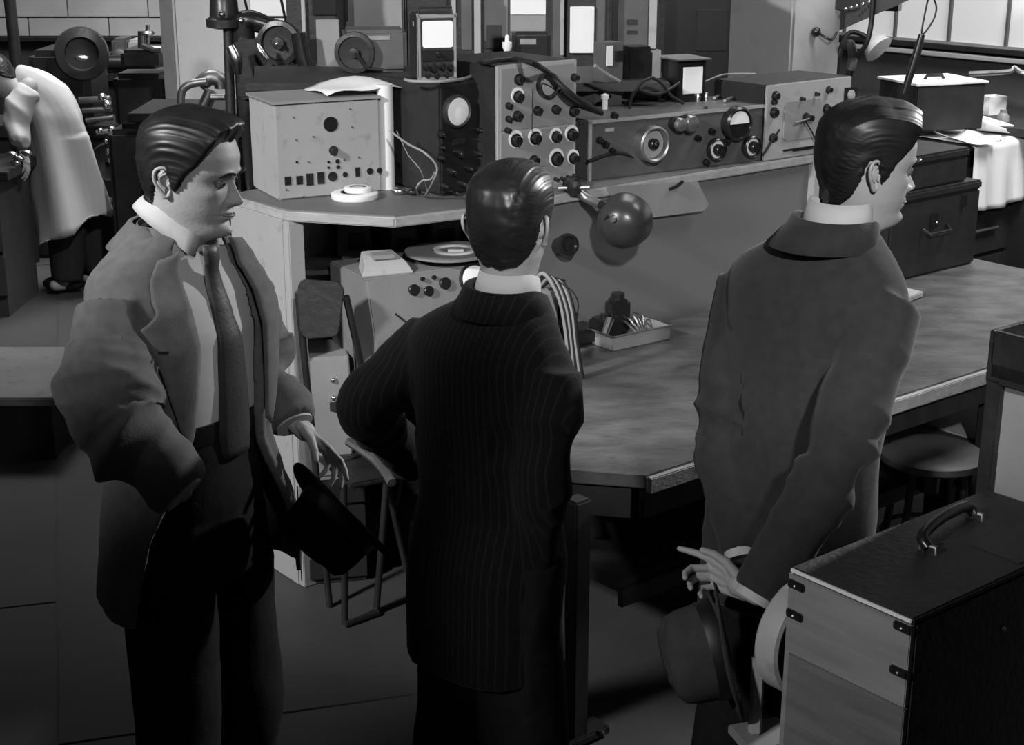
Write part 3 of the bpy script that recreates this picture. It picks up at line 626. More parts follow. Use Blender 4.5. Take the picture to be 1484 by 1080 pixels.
# coil and instrument right of the striped man
r = thing('coil_instrument', 'pale box wound about with cables right behind the striped-suit man', 'instrument', (PY(795, 450, 4.52).x, 4.50, .75), RD)
MB().bx(-.065, .045, 0, .10, 0, .28).build('case_body', 'pale', r, bevel=.01)
MB().bx(-.07, .055, -.012, .0, .15, .175).build('dark_band', 'black', r)
MB().bx(-.07, -.055, -.01, .1, 0, .29).build('side_bracket', 'black', r)
MB().bx(.045, .058, -.01, .1, 0, .30).build('side_bracket', 'black', r)
for i in range(6):
    q = Vector(r.location); b = .013*i
    tag(MB().tube([q+V(-.06+b, -.01, .27+.006*i), q+V(-.02+b, -.03, .335-b*.5), q+V(.03+b*.7, -.05, .26-b*.6), q+V(.055+b*.5, -.045, .12), q+V(.06+b*.7, -.04, .006)], .006, 8, sub=6).build('cable', 'cable' if i % 2 else 'palecable'), '%s cable draped over the pale box behind the striped-suit man, %s from the left' % ('black' if i % 2 else 'pale', ('first', 'second', 'third', 'fourth', 'fifth', 'sixth')[i]), 'cable', 'cables draped over the pale box')
q = Vector(r.location); cable('thin dark wire bowing out beside the draped cables', [PY(810, 408, q.y-.05), PY(832, 425, q.y-.05), PY(838, 448, q.y-.05), PY(826, 470, q.y-.05)], .002)

# ------------------------------------------------------------------ things in the open bay under the bench
zs = .63
A = PY(530, 565, 4.42); 
r = thing('sloping_console', 'grey sloping console with dials and a half-round meter under the bench', 'console', (-.44, 4.52, .63), math.radians(30))
w = .52; h0 = .0; ht = .42; sl = .10
prof = [(0, 0), (sl*0-.10, .02), (.02, ht), (.30, ht), (.30, 0)]     # (y, z) side outline
mb = MB(); mb.rings([[V(0, y, z) for y, z in prof], [V(w, y, z) for y, z in prof]]); mb.build('console_body', 'console', r, bevel=.005)
nrm = V(0, -(ht-.02), .12).normalized(); upv = V(0, .12, ht-.02).normalized()
def con(x, s): return V(x, -.10, .02) + upv*s
def condisc(nm, x, s, rr, m, dd=.01): return MB().lathe(con(x, s), nrm, [(rr, 0), (rr, dd), (rr*.8, dd+.003), (.001, dd+.003)], 28).build(nm, m, r)
for x, s, rr in ((.155, .365, .018), (.205, .355, .016), (.265, .372, .019), (.19, .395, .007), (.23, .395, .007)): condisc('dial', x, s, rr, 'black')
condisc('meter_rim', .37, .372, .052, 'black', .008); condisc('meter_face', .37, .372, .044, 'white', .013)
MB().rings([[con(x, s)+nrm*.014 for x, s in ((.32, .32), (.42, .32), (.42, .35), (.32, .35))], [con(x, s)+nrm*.018 for x, s in ((.32, .32), (.42, .32), (.42, .35), (.32, .35))]]).build('meter_mask', 'black', r)
for x, s in ((.06, .20), (.09, .19), (.12, .195)): MB().ball(con(x, s)+nrm*.006, .011, 12).build('bright_terminal', 'steel', r)
MB().tube([con(.08, .30)+nrm*.004, con(.12, .26)+nrm*.004, con(.15, .235)+nrm*.004], .003, 6).build('lead', 'dark', r)
MB().tube([con(.03, .12)+nrm*.008, con(.10, .11)+nrm*.02, con(.16, .13)+nrm*.008], .012, 8).build('handle', 'dull', r)
con_r = r; ctop = .63+ht
cl = lambda x, y: Vector(con_r.location) + Matrix.Rotation(math.radians(30), 3, 'Z') @ V(x, y, ht)
p = cl(.10, .10); r = thing('slide_tray', 'pale slanting paper tray on the left end of the sloping console', 'tray', p, math.radians(20))
mb = MB(); mb.rings([[V(-.09, -.07, 0), V(.08, -.07, 0), V(.05, .05, 0), V(-.07, .05, 0)], [V(-.07, -.045, .03), V(.065, -.045, .03), V(.04, .05, .055), V(-.06, .05, .055)]]); mb.build('tray_body', 'pale', r, bevel=.003)
MB().bx(-.04, .03, -.03, .02, .04, .056).build('slot_block', 'midgrey', r, bevel=.003)
p = cl(.34, .12); r = thing('turntable', 'flat turntable plate with pale rings on the sloping console', 'turntable', p)
MB().lathe((0, 0, 0), (0, 0, 1), [(.06, 0), (.07, .02), (.14, .024), (.142, .032), (.001, .032)], 44).build('platter', 'midgrey', r)
MB().lathe((0.02, 0, .032), (0, 0, 1), [(.055, 0), (.055, .006), (.07, .006), (.07, 0)], 40, c0=False, c1=False).build('pale_ring', 'white', r)
MB().bx(.0, .05, -.045, -.035, .034, .045).build('pale_bar', 'white', r)
# boxes on the dark inner shelf
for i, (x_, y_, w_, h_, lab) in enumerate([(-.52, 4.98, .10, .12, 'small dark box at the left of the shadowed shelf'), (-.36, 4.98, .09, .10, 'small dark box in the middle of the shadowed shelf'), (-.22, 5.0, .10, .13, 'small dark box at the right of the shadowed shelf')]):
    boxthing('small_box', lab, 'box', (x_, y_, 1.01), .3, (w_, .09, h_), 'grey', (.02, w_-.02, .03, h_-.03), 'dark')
# low pale box with two screws left of console
A = PY(468, 535, 4.60)
r = boxthing('junction_box', 'pale plate-fronted box with two small knobs below the chair back', 'box', (A.x, 4.60, .36), math.radians(12), (.17, .2, .42), 'midgrey', None)
MB().bx(-.08, .08, -.004, .001, .02, .41).build('cover_plate', 'midgrey', r)
for z_ in (.345, .285): MB().ball((.03, -.008, z_), .009, 12).build('screw', 'steel', r)
cr = thing('crate', 'dark low crate under the pale junction box', 'crate', (A.x, 4.60, 0), math.radians(12)); MB().bx(-.1, .12, -.01, .25, 0, .36).build('crate_body', 'darkwood', cr, bevel=.004)
for i in range(4): MB().bx(-.1, .12, -.02, -.01, .02+.088*i, .095+.088*i).build('slat', 'darkwood', cr, bevel=.002)
# folding chair
cz = .44; r = thing('folding_chair', 'dark metal folding chair with a rounded back beside the bench end', 'chair', (PZ(500, 905, 0).x, PZ(500, 905, 0).y, 0), 0)
base = Vector(r.location); CL = lambda p: Vector(p)-base
bc = PY(466, 448, 4.42); u = V(.88, -.25, 0).normalized(); v = V(-.02, .10, 1).normalized()
mb = MB(); w_, h_ = .075, .085; pts = []
for cx, cy, a0 in ((w_-.03, h_-.03, 0), (-w_+.03, h_-.03, 90), (-w_+.03, -h_+.02, 180), (w_-.05, -h_+.03, 270)):
    for k in range(6): t = math.radians(a0+18*k); pts.append((cx+.03*math.cos(t), cy+.03*math.sin(t)))
mb.rings([[CL(bc)+u*x+v*y for x, y in pts], [CL(bc)+u*x+v*y+V(0, .015, 0) for x, y in pts]]); mb.build('backrest', 'dark', r, bevel=.003)
sc_ = PZ(560, 690, cz)
MB().box(CL(sc_)+V(-.03, .15, 0), (.36, .36, .02), .5).build('seat', 'darkwood', r, bevel=.006)
for p0, p1 in ((PZ(500, 905, 0.0), PY(498, 700, base.y)), (PZ(545, 890, 0), PZ(560, 700, cz)), (PZ(560, 800, 0), PZ(590, 650, cz)), (bc-u*.078+V(0, .02, .04), PZ(478, 880, 0.0)), (bc+u*.078+V(0, .02, .04), PZ(590, 830, 0.0))):
    MB().tube([CL(p0), CL(p1)], .011, 10).build('leg', 'blackm', r)
MB().tube([CL(PZ(500, 905, .012)), CL(PZ(548, 888, .012))], .010, 8).build('floor_bar', 'blackm', r)
MB().tube([CL(PY(505, 640, 4.3)), CL(PY(545, 668, 4.2)), CL(PY(568, 700, 4.1))], .014, 8, sub=4).build('side_rail', 'dull', r)
# ------------------------------------------------------------------ right side: black cases, cloth table, white-topped case
zt2 = .50
def stack(name, label, pa, pb, z, top, depth, group=None, ang=RD, lip=True):
    A = PZ(pa[0], pa[1], z); B = PZ(pb[0], pb[1], z); w = (B-A).length; h = HZ(pa[0], top, A)-z
    r = thing(name, label, 'case', (A.x, A.y, z), ang, group)
    MB().bx(0, w, 0, depth, 0, h-.035).build('case_body', 'dark', r, bevel=.008)
    MB().bx(-.004, w+.004, -.004, depth+.004, h-.035, h).build('lid', 'dark', r, bevel=.008)
    return r, w, h
r, w, h = stack('instrument_case', 'large black case with a latch standing at the back end of the work table', (1284, 412), (1408, 380), .752, 285, .42)
caseA = r; topA = .752+h
x, z = pxl(r, 1352, 318)
lt = MB().bx(x-.012, x+.012, -.018, 0, z-.03, z+.03).build('latch', 'black', r, bevel=.002); MB().ball((x, -.018, z-.01), .005, 10).build('latch_stud', 'steel', lt)
x, z = pxl(r, 1396, 285); MB().bx(x-.01, x+.01, -.015, 0, z-.035, z+.01).build('latch', 'black', r, bevel=.002)
MB().tube([V(w*.35, -.004, h*.55), V(w*.37, -.035, h*.5), V(w*.60, -.035, h*.5), V(w*.62, -.004, h*.55)], .007, 8).build('handle', 'black', r)
r, w, h = stack('instrument_case', 'smaller black case lying on the large latched case', (1290, 283), (1402, 262), topA+.002, 232, .30)
r.location = r.location; 
# long dark table behind with cloth
zc = 1.0
pc = PZ(1385, 215, zc)
ct = thing('side_table', 'dark drawer table under the white cloth at the right edge', 'table', (pc.x, pc.y, 0), RD)
MB().bx(-.35, 1.4, 0, .9, zc-.03, zc).build('table_top', 'dark', ct, bevel=.003)
MB().bx(-.3, 1.35, .06, .85, .0, zc-.03).build('cabinet_body', 'dark', ct, bevel=.004)
for i in range(3):
    o = MB().bx(.02, .62, .03, .06, .66-.24*i, .88-.24*i).build('drawer', 'darkwood', ct, bevel=.004); MB().tube([V(.2, .01, .79-.24*i), V(.44, .01, .79-.24*i)], .008, 8).build('drawer_handle', 'dull', o)
# cloth draped: top and hanging flap
L2 = lambda x, y, z: Vector((pc.x, pc.y, 0)) + Matrix.Rotation(RD, 3, 'Z') @ V(x, y, z)
rows = []
for i in range(26):
    s = i/25; row = []
    for j in range(30):
        u = j/29; x_ = .13+u*1.05
        if s < .5: y_ = .78-.80*(s/.5); z_ = zc+.008+.006*noise.noise(V(x_*6, y_*6, 1))
        else: q = (s-.5)/.5; y_ = -.02-.015*math.sin(x_*38)*q-.02*q; z_ = zc+.004-.30*q*(1+.12*math.sin(x_*5))
        row.append(L2(x_, y_, z_))
    rows.append(row)
tag(MB().sheet(rows).build('white_cloth', 'paper', solid=.003, ang=80), 'white cloth spread over the side table and hanging down its front', 'cloth')
def sheetpaper(label, px, py, z, sx, sy, rz, m='paper', curl=.03):
    p = PZ(px, py, z); rows = []
    for i in range(6):
        rows.append([p + Matrix.Rotation(rz, 3, 'Z') @ V((j/7-.5)*sx, (i/5-.5)*sy, curl*((j/7-.5)**2*4)*(.5+i/8)+.004) for j in range(8)])
    return tag(MB().sheet(rows).build('paper_sheet', m, solid=.0015, ang=80), label, 'paper')
sheetpaper('loose white sheet at the left end of the cloth table', 1400, 205, zc+.012, .20, .26, .4, 'white')
sheetpaper('crumpled sheet curling up beside the jar', 1440, 192, zc+.02, .14, .16, 1.0, 'white', .06)
p = PZ(1425, 208, zc+.01); tag(MB().cyl(p+V(-.05, 0, .02), p+V(.09, .03, .02), .016).build('paper_tube', 'white'), 'short white paper tube lying on the cloth', 'tube')
p = PZ(1452, 187, zc+.012); tag(MB().lathe(p, (0, 0, 1), [(.03, 0), (.034, .02), (.03, .07), (.018, .085), (.018, .10), (.001, .10)], 20).build('glass_jar', 'midgrey'), 'grey glass jar on the cloth at the right edge', 'jar')
# back shelf bench along the right wall
b0 = PZ(1310, 196, 1.0)
sbt = thing('wall_bench', 'dark bench along the right wall with cases and a pipe rail', 'bench', (wr(1.2, .75).x, wr(1.2, .75).y, 0), RD+PI/2)
p = PZ(1324, 192, 1.05)
r = thing('white_topped_case', 'dark case with a bright top sheet on the bench behind the right man', 'case', (p.x, p.y, 1.05), RD-.35)
ww = .40; hh = HZ(1324, 125, p)-1.05
MB().bx(0, ww, 0, .34, 0, hh).build('case_body', 'dark', r, bevel=.006); MB().bx(-.01, ww+.01, -.01, .35, hh, hh+.012).build('top_sheet', 'paper', r, bevel=.002)
MB().tube([V(ww*.35, .15, hh+.012), V(ww*.38, .15, hh+.03), V(ww*.6, .15, hh+.03), V(ww*.63, .15, hh+.012)], .008, 8).build('handle', 'black', r)
lp = local(sbt.location, sbt.rotation_euler[2], V(0, 0, 0)); 
def wb_(x): return x
MB().bx(-5.4, .4, -.72, .0, 1.01, 1.05).build('bench_top', 'dark', sbt, bevel=.004)
MB().bx(-5.3, .3, -.62, -.08, 0, 1.01).build('bench_body', 'darkwood', sbt)
p = PY(1430, 166, 6.9)
r = thing('white_box', 'small open white box standing behind the papers at the right', 'box', (p.x, 6.9, 1.05), RD-.35)
r.location = PZ(1432, 168, 1.05)
MB().bx(0, .11, 0, .10, 0, .004).bx(0, .11, 0, .004, 0, .10).bx(0, .11, .096, .10, 0, .10).bx(0, .004, 0, .1, 0, .1).bx(.106, .11, 0, .1, 0, .1).build('box_body', 'white', r, bevel=.001)
r2 = thing('black_toolbox', 'long black toolbox with a round pipe end behind the white box', 'toolbox', PZ(1420, 150, 1.05)+V(.0, .25, 0), RD-.35)
MB().bx(0, .7, 0, .3, 0, .16).build('box_body', 'dark', r2, bevel=.006); MB().bx(-.005, .7, -.005, .305, .16, .18).build('lid', 'dark', r2, bevel=.004)
MB().lathe((.02, .1, .19), (0, 0, 1), [(.035, 0), (.04, .01), (.02, .016), (.001, .018)], 18).build('metal_dish', 'dull', r2)
tag(MB().tube([PY(1405, 107, 7.4), PY(1462, 104, 7.3), PY(1470, 98, 7.3), PY(1484, 106, 7.25), PY(1530, 108, 7.2)], .012, 8, sub=4).build('pipe', 'dull'), 'thin pale pipe with a kink over the black toolbox', 'pipe')
# board on the table by the man
A = PZ(1318, 437, .75)
tag(MB().rings([[V(p.x, p.y, .752) for p in (PZ(1338, 431, .75), PZ(1300, 446, .75), PZ(1240, 440, .75), PZ(1285, 418, .75))], [V(p.x, p.y, .772) for p in (PZ(1338, 431, .75), PZ(1300, 446, .75), PZ(1240, 440, .75), PZ(1285, 418, .75))]]).build('flat_board', 'pale', bevel=.003), 'flat board poking out on the table beside the right man', 'board')
# hanging duct with bulbs, hoses and lamp top right
c0 = PY(1220, 20, 7.3); 
r = thing('hanging_trough', 'dark overhead trough with a row of bright bulbs at the top of the picture', 'light fitting', c0, 0)
e0 = PY(1215, 45, 7.3)-c0; e1 = PY(1345, -12, 6.6)-c0
mb = MB(); mb.rings([[e0, e0+V(.0, .25, .01), e0+V(0, .25, .3), e0+V(0, 0, .3)], [e1, e1+V(0, .25, .01), e1+V(0, .25, .3), e1+V(0, 0, .3)]]); mb.build('trough_body', 'grey', r)
MB().box(PY(1250, -2, 7.15)-c0, (.35, .06, .10), -.5).build('lamp_housing', 'black', r)
for i, (px, py) in enumerate(((1226, 13), (1234, 11), (1242, 9), (1251, 6), (1260, 3))): MB().ball(PY(px, py, 7.02)-c0, .009, 10).build('bulb', 'steel', r)
MB().tube([e0+V(.1, .1, .28), e0+V(.1, .1, 3.6)], .01, 6).tube([e1+V(-.05, .1, .28), e1+V(-.05, .1, 3.4)], .01, 6).build('hanger_rod', 'dark', r)
cable('dark hose hanging down beside the big column', [PY(1266, -20, 7.0), PY(1263, 30, 7.0), PY(1256, 62, 7.0), PY(1242, 82, 7.05), PY(1230, 95, 7.1)], .012)
cable('thick black hose curling at the foot of the big column', [PY(1222, 66, 7.1), PY(1232, 64, 7.05), PY(1236, 84, 7.05), PY(1230, 108, 7.05), PZ(1228, 118, 1.27)], .022)
r = thing('soldering_tool', 'black rod tool hanging on a thin looped wire before the window', 'tool', PY(1336, 52, 6.8))
q = Vector(r.location)
MB().tube([PY(1336, 50, 6.8)-q, PY(1328, 80, 6.8)-q, PY(1310, 136, 6.8)-q], [.014, .02, .016], 12).build('handle', 'black', r)
MB().tube([PY(1348, -10, 6.8)-q, PY(1342, 12, 6.8)-q, PY(1336, 50, 6.8)-q, PY(1352, 30, 6.8)-q, PY(1357, 10, 6.8)-q, PY(1350, -8, 6.8)-q], .004, 6, sub=6).build('hanging_wire', 'cable', r)
r = thing('desk_lamp', 'pale round lamp head leaning out by the column and the hoses', 'lamp', PY(1268, 66, 7.5))
MB().lathe((0, 0, 0), (.5, -.5, -.55), [(.012, -.05), (.03, -.04), (.065, .0), (.075, .03), (.07, .032), (.001, .03)], 24).build('lamp_head', 'pale', r)
MB().tube([V(-.02, 0, .03), V(-.12, .02, .06), V(-.17, 0, -.05), V(-.17, 0, -.33)], .012, 8, sub=5).build('lamp_arm', 'black', r)
r = thing('wall_hook', 'small dark hook and wire on the face of the big column', 'hook', PP(1183, 46, PY(1145, 110, 7.0)-NB*.02, NB))
MB().ball((0, 0, 0), .022, 12).build('boss', 'black', r); q = Vector(r.location)
MB().tube([V(0, 0, 0), PY(1196, 54, q.y-.02)-q, PY(1206, 57, q.y-.02)-q, PY(1213, 46, q.y-.02)-q], .006, 8, sub=5).build('wire', 'black', r)
# dark clutter behind the pale instrument
for px, py, lab in ((1262, 122, 'dark coil of hose behind the pale instrument, left of the right man'), (1282, 126, 'second dark coil just above the hair of the right man')):
    tag(MB().tube([PZ(px, py, 1.05)+V(.05*math.cos(t)*1.4, .05*math.sin(t), .02+.006*t) for t in [k*.5 for k in range(26)]], .014, 8).build('hose_coil', 'blackm'), lab, 'hose')

# ------------------------------------------------------------------ foreground cases (lower right)
CZ = 1.10
A = PZ(1152, 820, CZ); w = .246; hC = .78; Lc = (PZ(1424, 702, CZ)-A).length - .015
# local frame: x across the near end (towards the camera right), y along the bench direction
rzC = math.atan2(-.7778, .6285)
r = thing('equipment_case', 'big plywood equipment case with black lid, handle and corner clips in the lower right', 'case', (A.x, A.y, CZ-hC), rzC)
MB().bx(0, w, .004, Lc, 0, hC-.012).build('case_body', 'leather', r, bevel=.004)
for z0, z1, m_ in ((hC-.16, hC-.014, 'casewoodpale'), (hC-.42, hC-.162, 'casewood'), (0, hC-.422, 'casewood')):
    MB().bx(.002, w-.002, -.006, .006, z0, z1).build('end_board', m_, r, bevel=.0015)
MB().bx(-.002, w+.002, -.008, Lc, hC-.012, hC).build('lid', 'leather', r, bevel=.003)
MB().bx(0, w, -.011, -.006, hC-.008, hC-.002).build('worn_edge_highlight', 'paper', r, bevel=.001)  # worn lid edge, its highlight painted in as a pale strip
MB().bx(-.006, .004, -.006, .02, hC-.5, hC-.014).build('edge_strip', 'casewoodpale', r)
for x, z in ((.012, hC-.03), (w-.016, hC-.022), (.012, hC-.085), (w-.016, hC-.10), (.012, hC-.50)):
    o = MB().bx(x-.018, x+.018, -.012, -.005, z-.008, z+.008).build('corner_clip', 'black', r, bevel=.003)
    MB().ball((x, -.012, z), .003, 8).build('rivet', 'dull', o)
MB().ball((w+.001, .25, hC-.10), .005, 10).build('side_stud', 'steel', r)
hx, hy = w*.52, .42
P_a = local((A.x, A.y, CZ-hC), rzC, PZ(1345, 800, CZ)); P_b = local((A.x, A.y, CZ-hC), rzC, PZ(1412, 752, CZ))
for p in (P_a, P_b):
    MB().tube([V(p.x-.016, p.y, hC), V(p.x-.016, p.y, hC+.012), V(p.x+.016, p.y, hC+.012), V(p.x+.016, p.y, hC)], .0045, 8).build('handle_ring', 'dull', r)
MB().tube([V(P_a.x, P_a.y, hC+.008), V(P_a.x-.02, P_a.y+.01, hC+.022), (P_a+P_b)/2+V(-.02, 0, .028), V(P_b.x-.01, P_b.y-.01, hC+.024), V(P_b.x, P_b.y, hC+.008)], .010, 12, sub=5).build('handle', 'black', r)
MB().bx(w*.55, w*.95, .30, .50, hC, hC+.0015).build('worn_patch', 'dark', r)
ec = r
r = thing('case_trolley', 'low dark trolley carrying the big plywood case', 'trolley', (A.x, A.y, 0), rzC)
MB().bx(-.02, w+.02, -.02, Lc+.02, CZ-hC-.03, CZ-hC).build('platform', 'darkwood', r, bevel=.003)
for x in (.03, w-.03):
    for y in (.05, Lc-.05): lg = MB().bx(x-.02, x+.02, y-.02, y+.02, .08, CZ-hC-.03).build('leg', 'blackm', r); MB().cyl((x-.015, y, .04), (x+.015, y, .04), .04, n=20).build('castor', 'black', lg)
# tall pale cabinet behind it at the right edge
A2 = PZ(1424, 702, CZ)
rzT = RD-PI/2+.0
zT = 0
q = PY(1428, 700, A2.y)
r = thing('tall_cabinet', 'tall pale-sided cabinet with a dark frame and an open top tray at the right edge', 'cabinet', (A2.x, A2.y, 0), math.atan2(-.7778, .6285))
ht = HZ(1440, 545, A2); h2 = HZ(1440, 478, A2)
A2l = lambda p: local(r.location, r.rotation_euler[2], p)
MB().bx(.02, .5, .004, .40, 0, ht).build('cabinet_body', 'midgrey', r, bevel=.004)
MB().bx(-.008, .024, -.012, .03, 0, ht).build('corner_post', 'dark', r, bevel=.003)
MB().bx(-.01, .5, -.012, .02, ht-.012, ht+.03).build('top_rail', 'dark', r, bevel=.003)
MB().bx(-.01, .0, -.01, .40, ht, h2).bx(.0, .5, -.012, .0, ht, h2).bx(0, .5, .39, .4, ht, h2).bx(0, .5, 0, .4, ht, ht+.02).build('top_tray', 'dark', r, bevel=.002)
MB().ball((.06, .004, ht-.24), .006, 10).build('stud', 'steel', r)
tag(MB().ball(r.matrix_basis @ V(.07, .06, h2-.02), .035, 12, (1.4, .9, .7)).build('paper_ball', 'white'), 'crumpled white paper in the open tray at the right edge', 'paper')
tag(MB().ball(r.matrix_basis @ V(.14, .16, h2-.02), .05, 12, (1.2, .9, .8)).build('cloth_bundle', 'paper'), 'pale cloth bundle farther back in the open tray at the right edge', 'cloth')
# grey post, base and pale rim left of the case
p = PZ(1093, 1062, .62)
r = thing('stand', 'short pale stand with a knobbed post in front of the plywood case', 'stand', (p.x, p.y, 0))
ph = HZ(1093, 952, p)
MB().lathe((0, 0, 0), (0, 0, 1), [(.12, 0), (.12, .02), (.03, .03), (.02, .05), (.02, .60), (.001, .60)], 24).build('pedestal', 'blackm', r)
MB().box((.02, 0, .61), (.11, .10, .02), .3).build('stand_top', 'casewoodpale', r, bevel=.003)
MB().bx(-.012, .012, -.012, .012, .62, ph).build('post', 'pale', r, bevel=.004); MB().ball((0.004, 0, ph+.004), .014, 14).build('post_knob', 'dull', r)
Cw = A + D*.105 + NB*.03; Cw.z = PY(1150, 928, Cw.y).z
dr = thing('round_drum', 'pale-sided round drum wedged behind the post and the plywood case', 'drum', Cw)
MB().lathe((0, 0, 0), NB, [(.098, 0), (.106, .004), (.108, .01), (.108, .045), (.104, .05), (.001, .052)], 56, c0=False).build('drum_shell', 'pale', dr)
MB().lathe((0, 0, 0), NB, [(.001, .006), (.099, .006), (.099, .0)], 48, c1=False).build('drum_face', 'dark', dr)
# stool and low seat behind right man
p = PZ(1352, 652, .50)
r = thing('stool', 'round-seated stool under the far end of the work table', 'stool', (p.x, p.y, 0))
MB().lathe((0, 0, .46), (0, 0, 1), [(.15, 0), (.165, .01), (.165, .03), (.15, .04), (.05, .036), (.001, .034)], 40).build('seat', 'grey', r)
for k in range(4):
    t = PI/4+k*PI/2; MB().tube([V(.11*math.cos(t), .11*math.sin(t), .46), V(.17*math.cos(t), .17*math.sin(t), 0)], .013, 8).build('leg', 'blackm', r)
MB().tube([V(.14*math.cos(t), .14*math.sin(t), .22) for t in [2*PI*k/24 for k in range(25)]], .008, 8, caps=False).build('foot_ring', 'blackm', r)
MB().cyl((0, 0, .36), (0, 0, .46), .03).build('seat_screw', 'black', r)
p = PZ(1400, 640, .42)
r = thing('plank_bench', 'low bench with a pale worn plank beyond the stool', 'bench', (p.x+.35, p.y+.35, 0), RD)
MB().bx(-.45, .8, -.15, .22, .38, .42).build('seat_plank', 'midgrey', r, bevel=.004); 
for x in (-.35, .7): MB().bx(x-.02, x+.02, -.12, .18, 0, .38).build('leg', 'darkwood', r)
MB().bx(-.35, .7, .0, .04, .12, .18).build('stretcher', 'darkwood', r)

# ------------------------------------------------------------------ drill press and machines at the left
def drill():
    b = PY(360, 150, 6.3); r = thing('drill_press', 'tall black drill press with belt wheels behind the pierced panel', 'drill press', (b.x, 6.3, 0)); q = Vector(r.location)
    Lq = lambda px, py, y=6.3: PY(px, py, y)-q
    MB().bx(-.22, .30, -.2, .25, 0, .9).build('base_cabinet', 'blackm', r, bevel=.01)
    MB().bx(-.16, .16, -.16, .2, .9, .96).build('table', 'blackm', r, bevel=.006)
    MB().tube([V(-.02, .08, .9), Lq(352, 25)], .045, 16).build('column', 'blackm', r)
    MB().cyl(V(-.08, -.03, .9), Lq(330, 30), .020, n=14).build('front_column', 'dark', r)
    MB().tube([Lq(335, 33), Lq(362, 30), Lq(398, 40), Lq(440, 45)], [.03, .045, .035, .025], 12, sub=3).build('belt_arm', 'black', r)
    MB().lathe(Lq(326, 35), (0, 0, 1), [(.035, -.02), (.075, -.01), (.075, .02), (.06, .03), (.055, .10), (.03, .15), (.001, .155)], 24).build('spindle_head', 'blackm', r)
    MB().ball(Lq(322, 21, 6.2), .014, 12).build('bright_knob', 'steel', r); MB().ball(Lq(349, 30, 6.2), .012, 12).build('bright_knob', 'steel', r)
    MB().lathe(Lq(405, 62, 6.2), (-.1, -1, 0), [(.085, -.02), (.09, 0), (.088, .02), (.07, .024), (.065, .008), (.025, .006), (.024, .03), (.001, .032)], 32).build('drive_wheel', 'blackm', r)
    MB().ball(Lq(401, 64, 6.13), .009, 10).build('hub_bolt', 'steel', r)
    MB().box(Lq(375, 98), (.16, .14, .24)).build('motor_bracket', 'blackm', r, bevel=.012)
    mb = MB(); mb.rings([[Lq(368, 95, 6.12), Lq(368, 140, 6.12), Lq(372, 128, 6.12), Lq(430, 112, 6.12), Lq(432, 96, 6.12)], [Lq(368, 95, 6.4), Lq(368, 140, 6.4), Lq(372, 128, 6.4), Lq(430, 112, 6.4), Lq(432, 96, 6.4)]]); mb.build('knee', 'blackm', r, bevel=.004)
    MB().tube([Lq(334, 66, 6.1), Lq(342, 85, 6.1), Lq(345, 108, 6.1)], [.018, .026, .014], 12, sub=4).build('bright_sleeve', 'steel', r)
    MB().tube([Lq(374, 64, 6.08), Lq(379, 76, 6.08), Lq(388, 86, 6.08)], [.008, .015, .010], 12, sub=4).build('bright_lever', 'steel', r)
    MB().tube([Lq(432, 48, 6.1), Lq(438, 80, 6.1), Lq(446, 106, 6.1)], .030, 12).build('rear_post', 'black', r)
    MB().tube([Lq(425, 112, 6.1), Lq(460, 105, 6.1)], .035, 12).build('chuck', 'black', r)
    MB().tube([Lq(352, -10, 6.35), Lq(364, 34, 6.35)], .006, 6).build('belt', 'black', r); MB().tube([Lq(405, -12, 6.3), Lq(416, 40, 6.3)], .006, 6).build('belt', 'black', r)
drill()
p = PZ(300, 128, 1.2)
def clutter(label, pts, r_, m, nm='steel_part', cat='metal part'): tag(MB().tube(pts, r_, 12, sub=4).build(nm, m), label, cat)
vt = thing('vice_table', 'dark work table behind the left man carrying steel fittings', 'table', (PY(285, 150, 6.9).x, 6.75, 0)); zv = PY(285, 158, 6.9).z
MB().bx(-.28, .22, 0, .5, zv-.04, zv).build('table_top', 'dark', vt, bevel=.004); MB().bx(-.25, .19, .03, .47, 0, zv-.04).build('table_body', 'blackm', vt)
clutter('curved pale guard arching beside the left column', [PY(262, 150, 6.8), PY(264, 132, 6.8), PY(276, 122, 6.8), PY(300, 118, 6.8)], .018, 'dull', 'curved_guard', 'guard')
clutter('bright ribbed fitting just above the head of the left man', [PY(296, 155, 6.78), PY(302, 142, 6.78), PY(306, 132, 6.78)], .03, 'steel', 'ribbed_fitting', 'fitting')
clutter('thin steel bar at the right of the ribbed fitting', [PY(306, 141, 6.75), PY(326, 141, 6.75)], .014, 'dull', 'steel_bar', 'bar')
clutter('rounded grey casting under the left column face', [PY(290, 122, 6.9), PY(306, 112, 6.9), PY(320, 118, 6.9), PY(322, 128, 6.9)], .035, 'dull', 'casting', 'casting')
clutter('small steel nozzle and hose behind the top edge of the pierced panel', [PY(443, 140, 5.5), PY(452, 128, 5.5), PY(470, 124, 5.5), PY(498, 117, 5.5)], .012, 'steel', 'steel_nozzle', 'nozzle')
for px, lab in ((418, 'left'), (437, 'right')): tag(MB().cyl(PY(px, 150, 5.5), PY(px, 128, 5.5), .02, n=14).build('steel_cylinder', 'dull'), 'short steel cylinder behind the pierced panel, the %s one' % lab, 'cylinder')

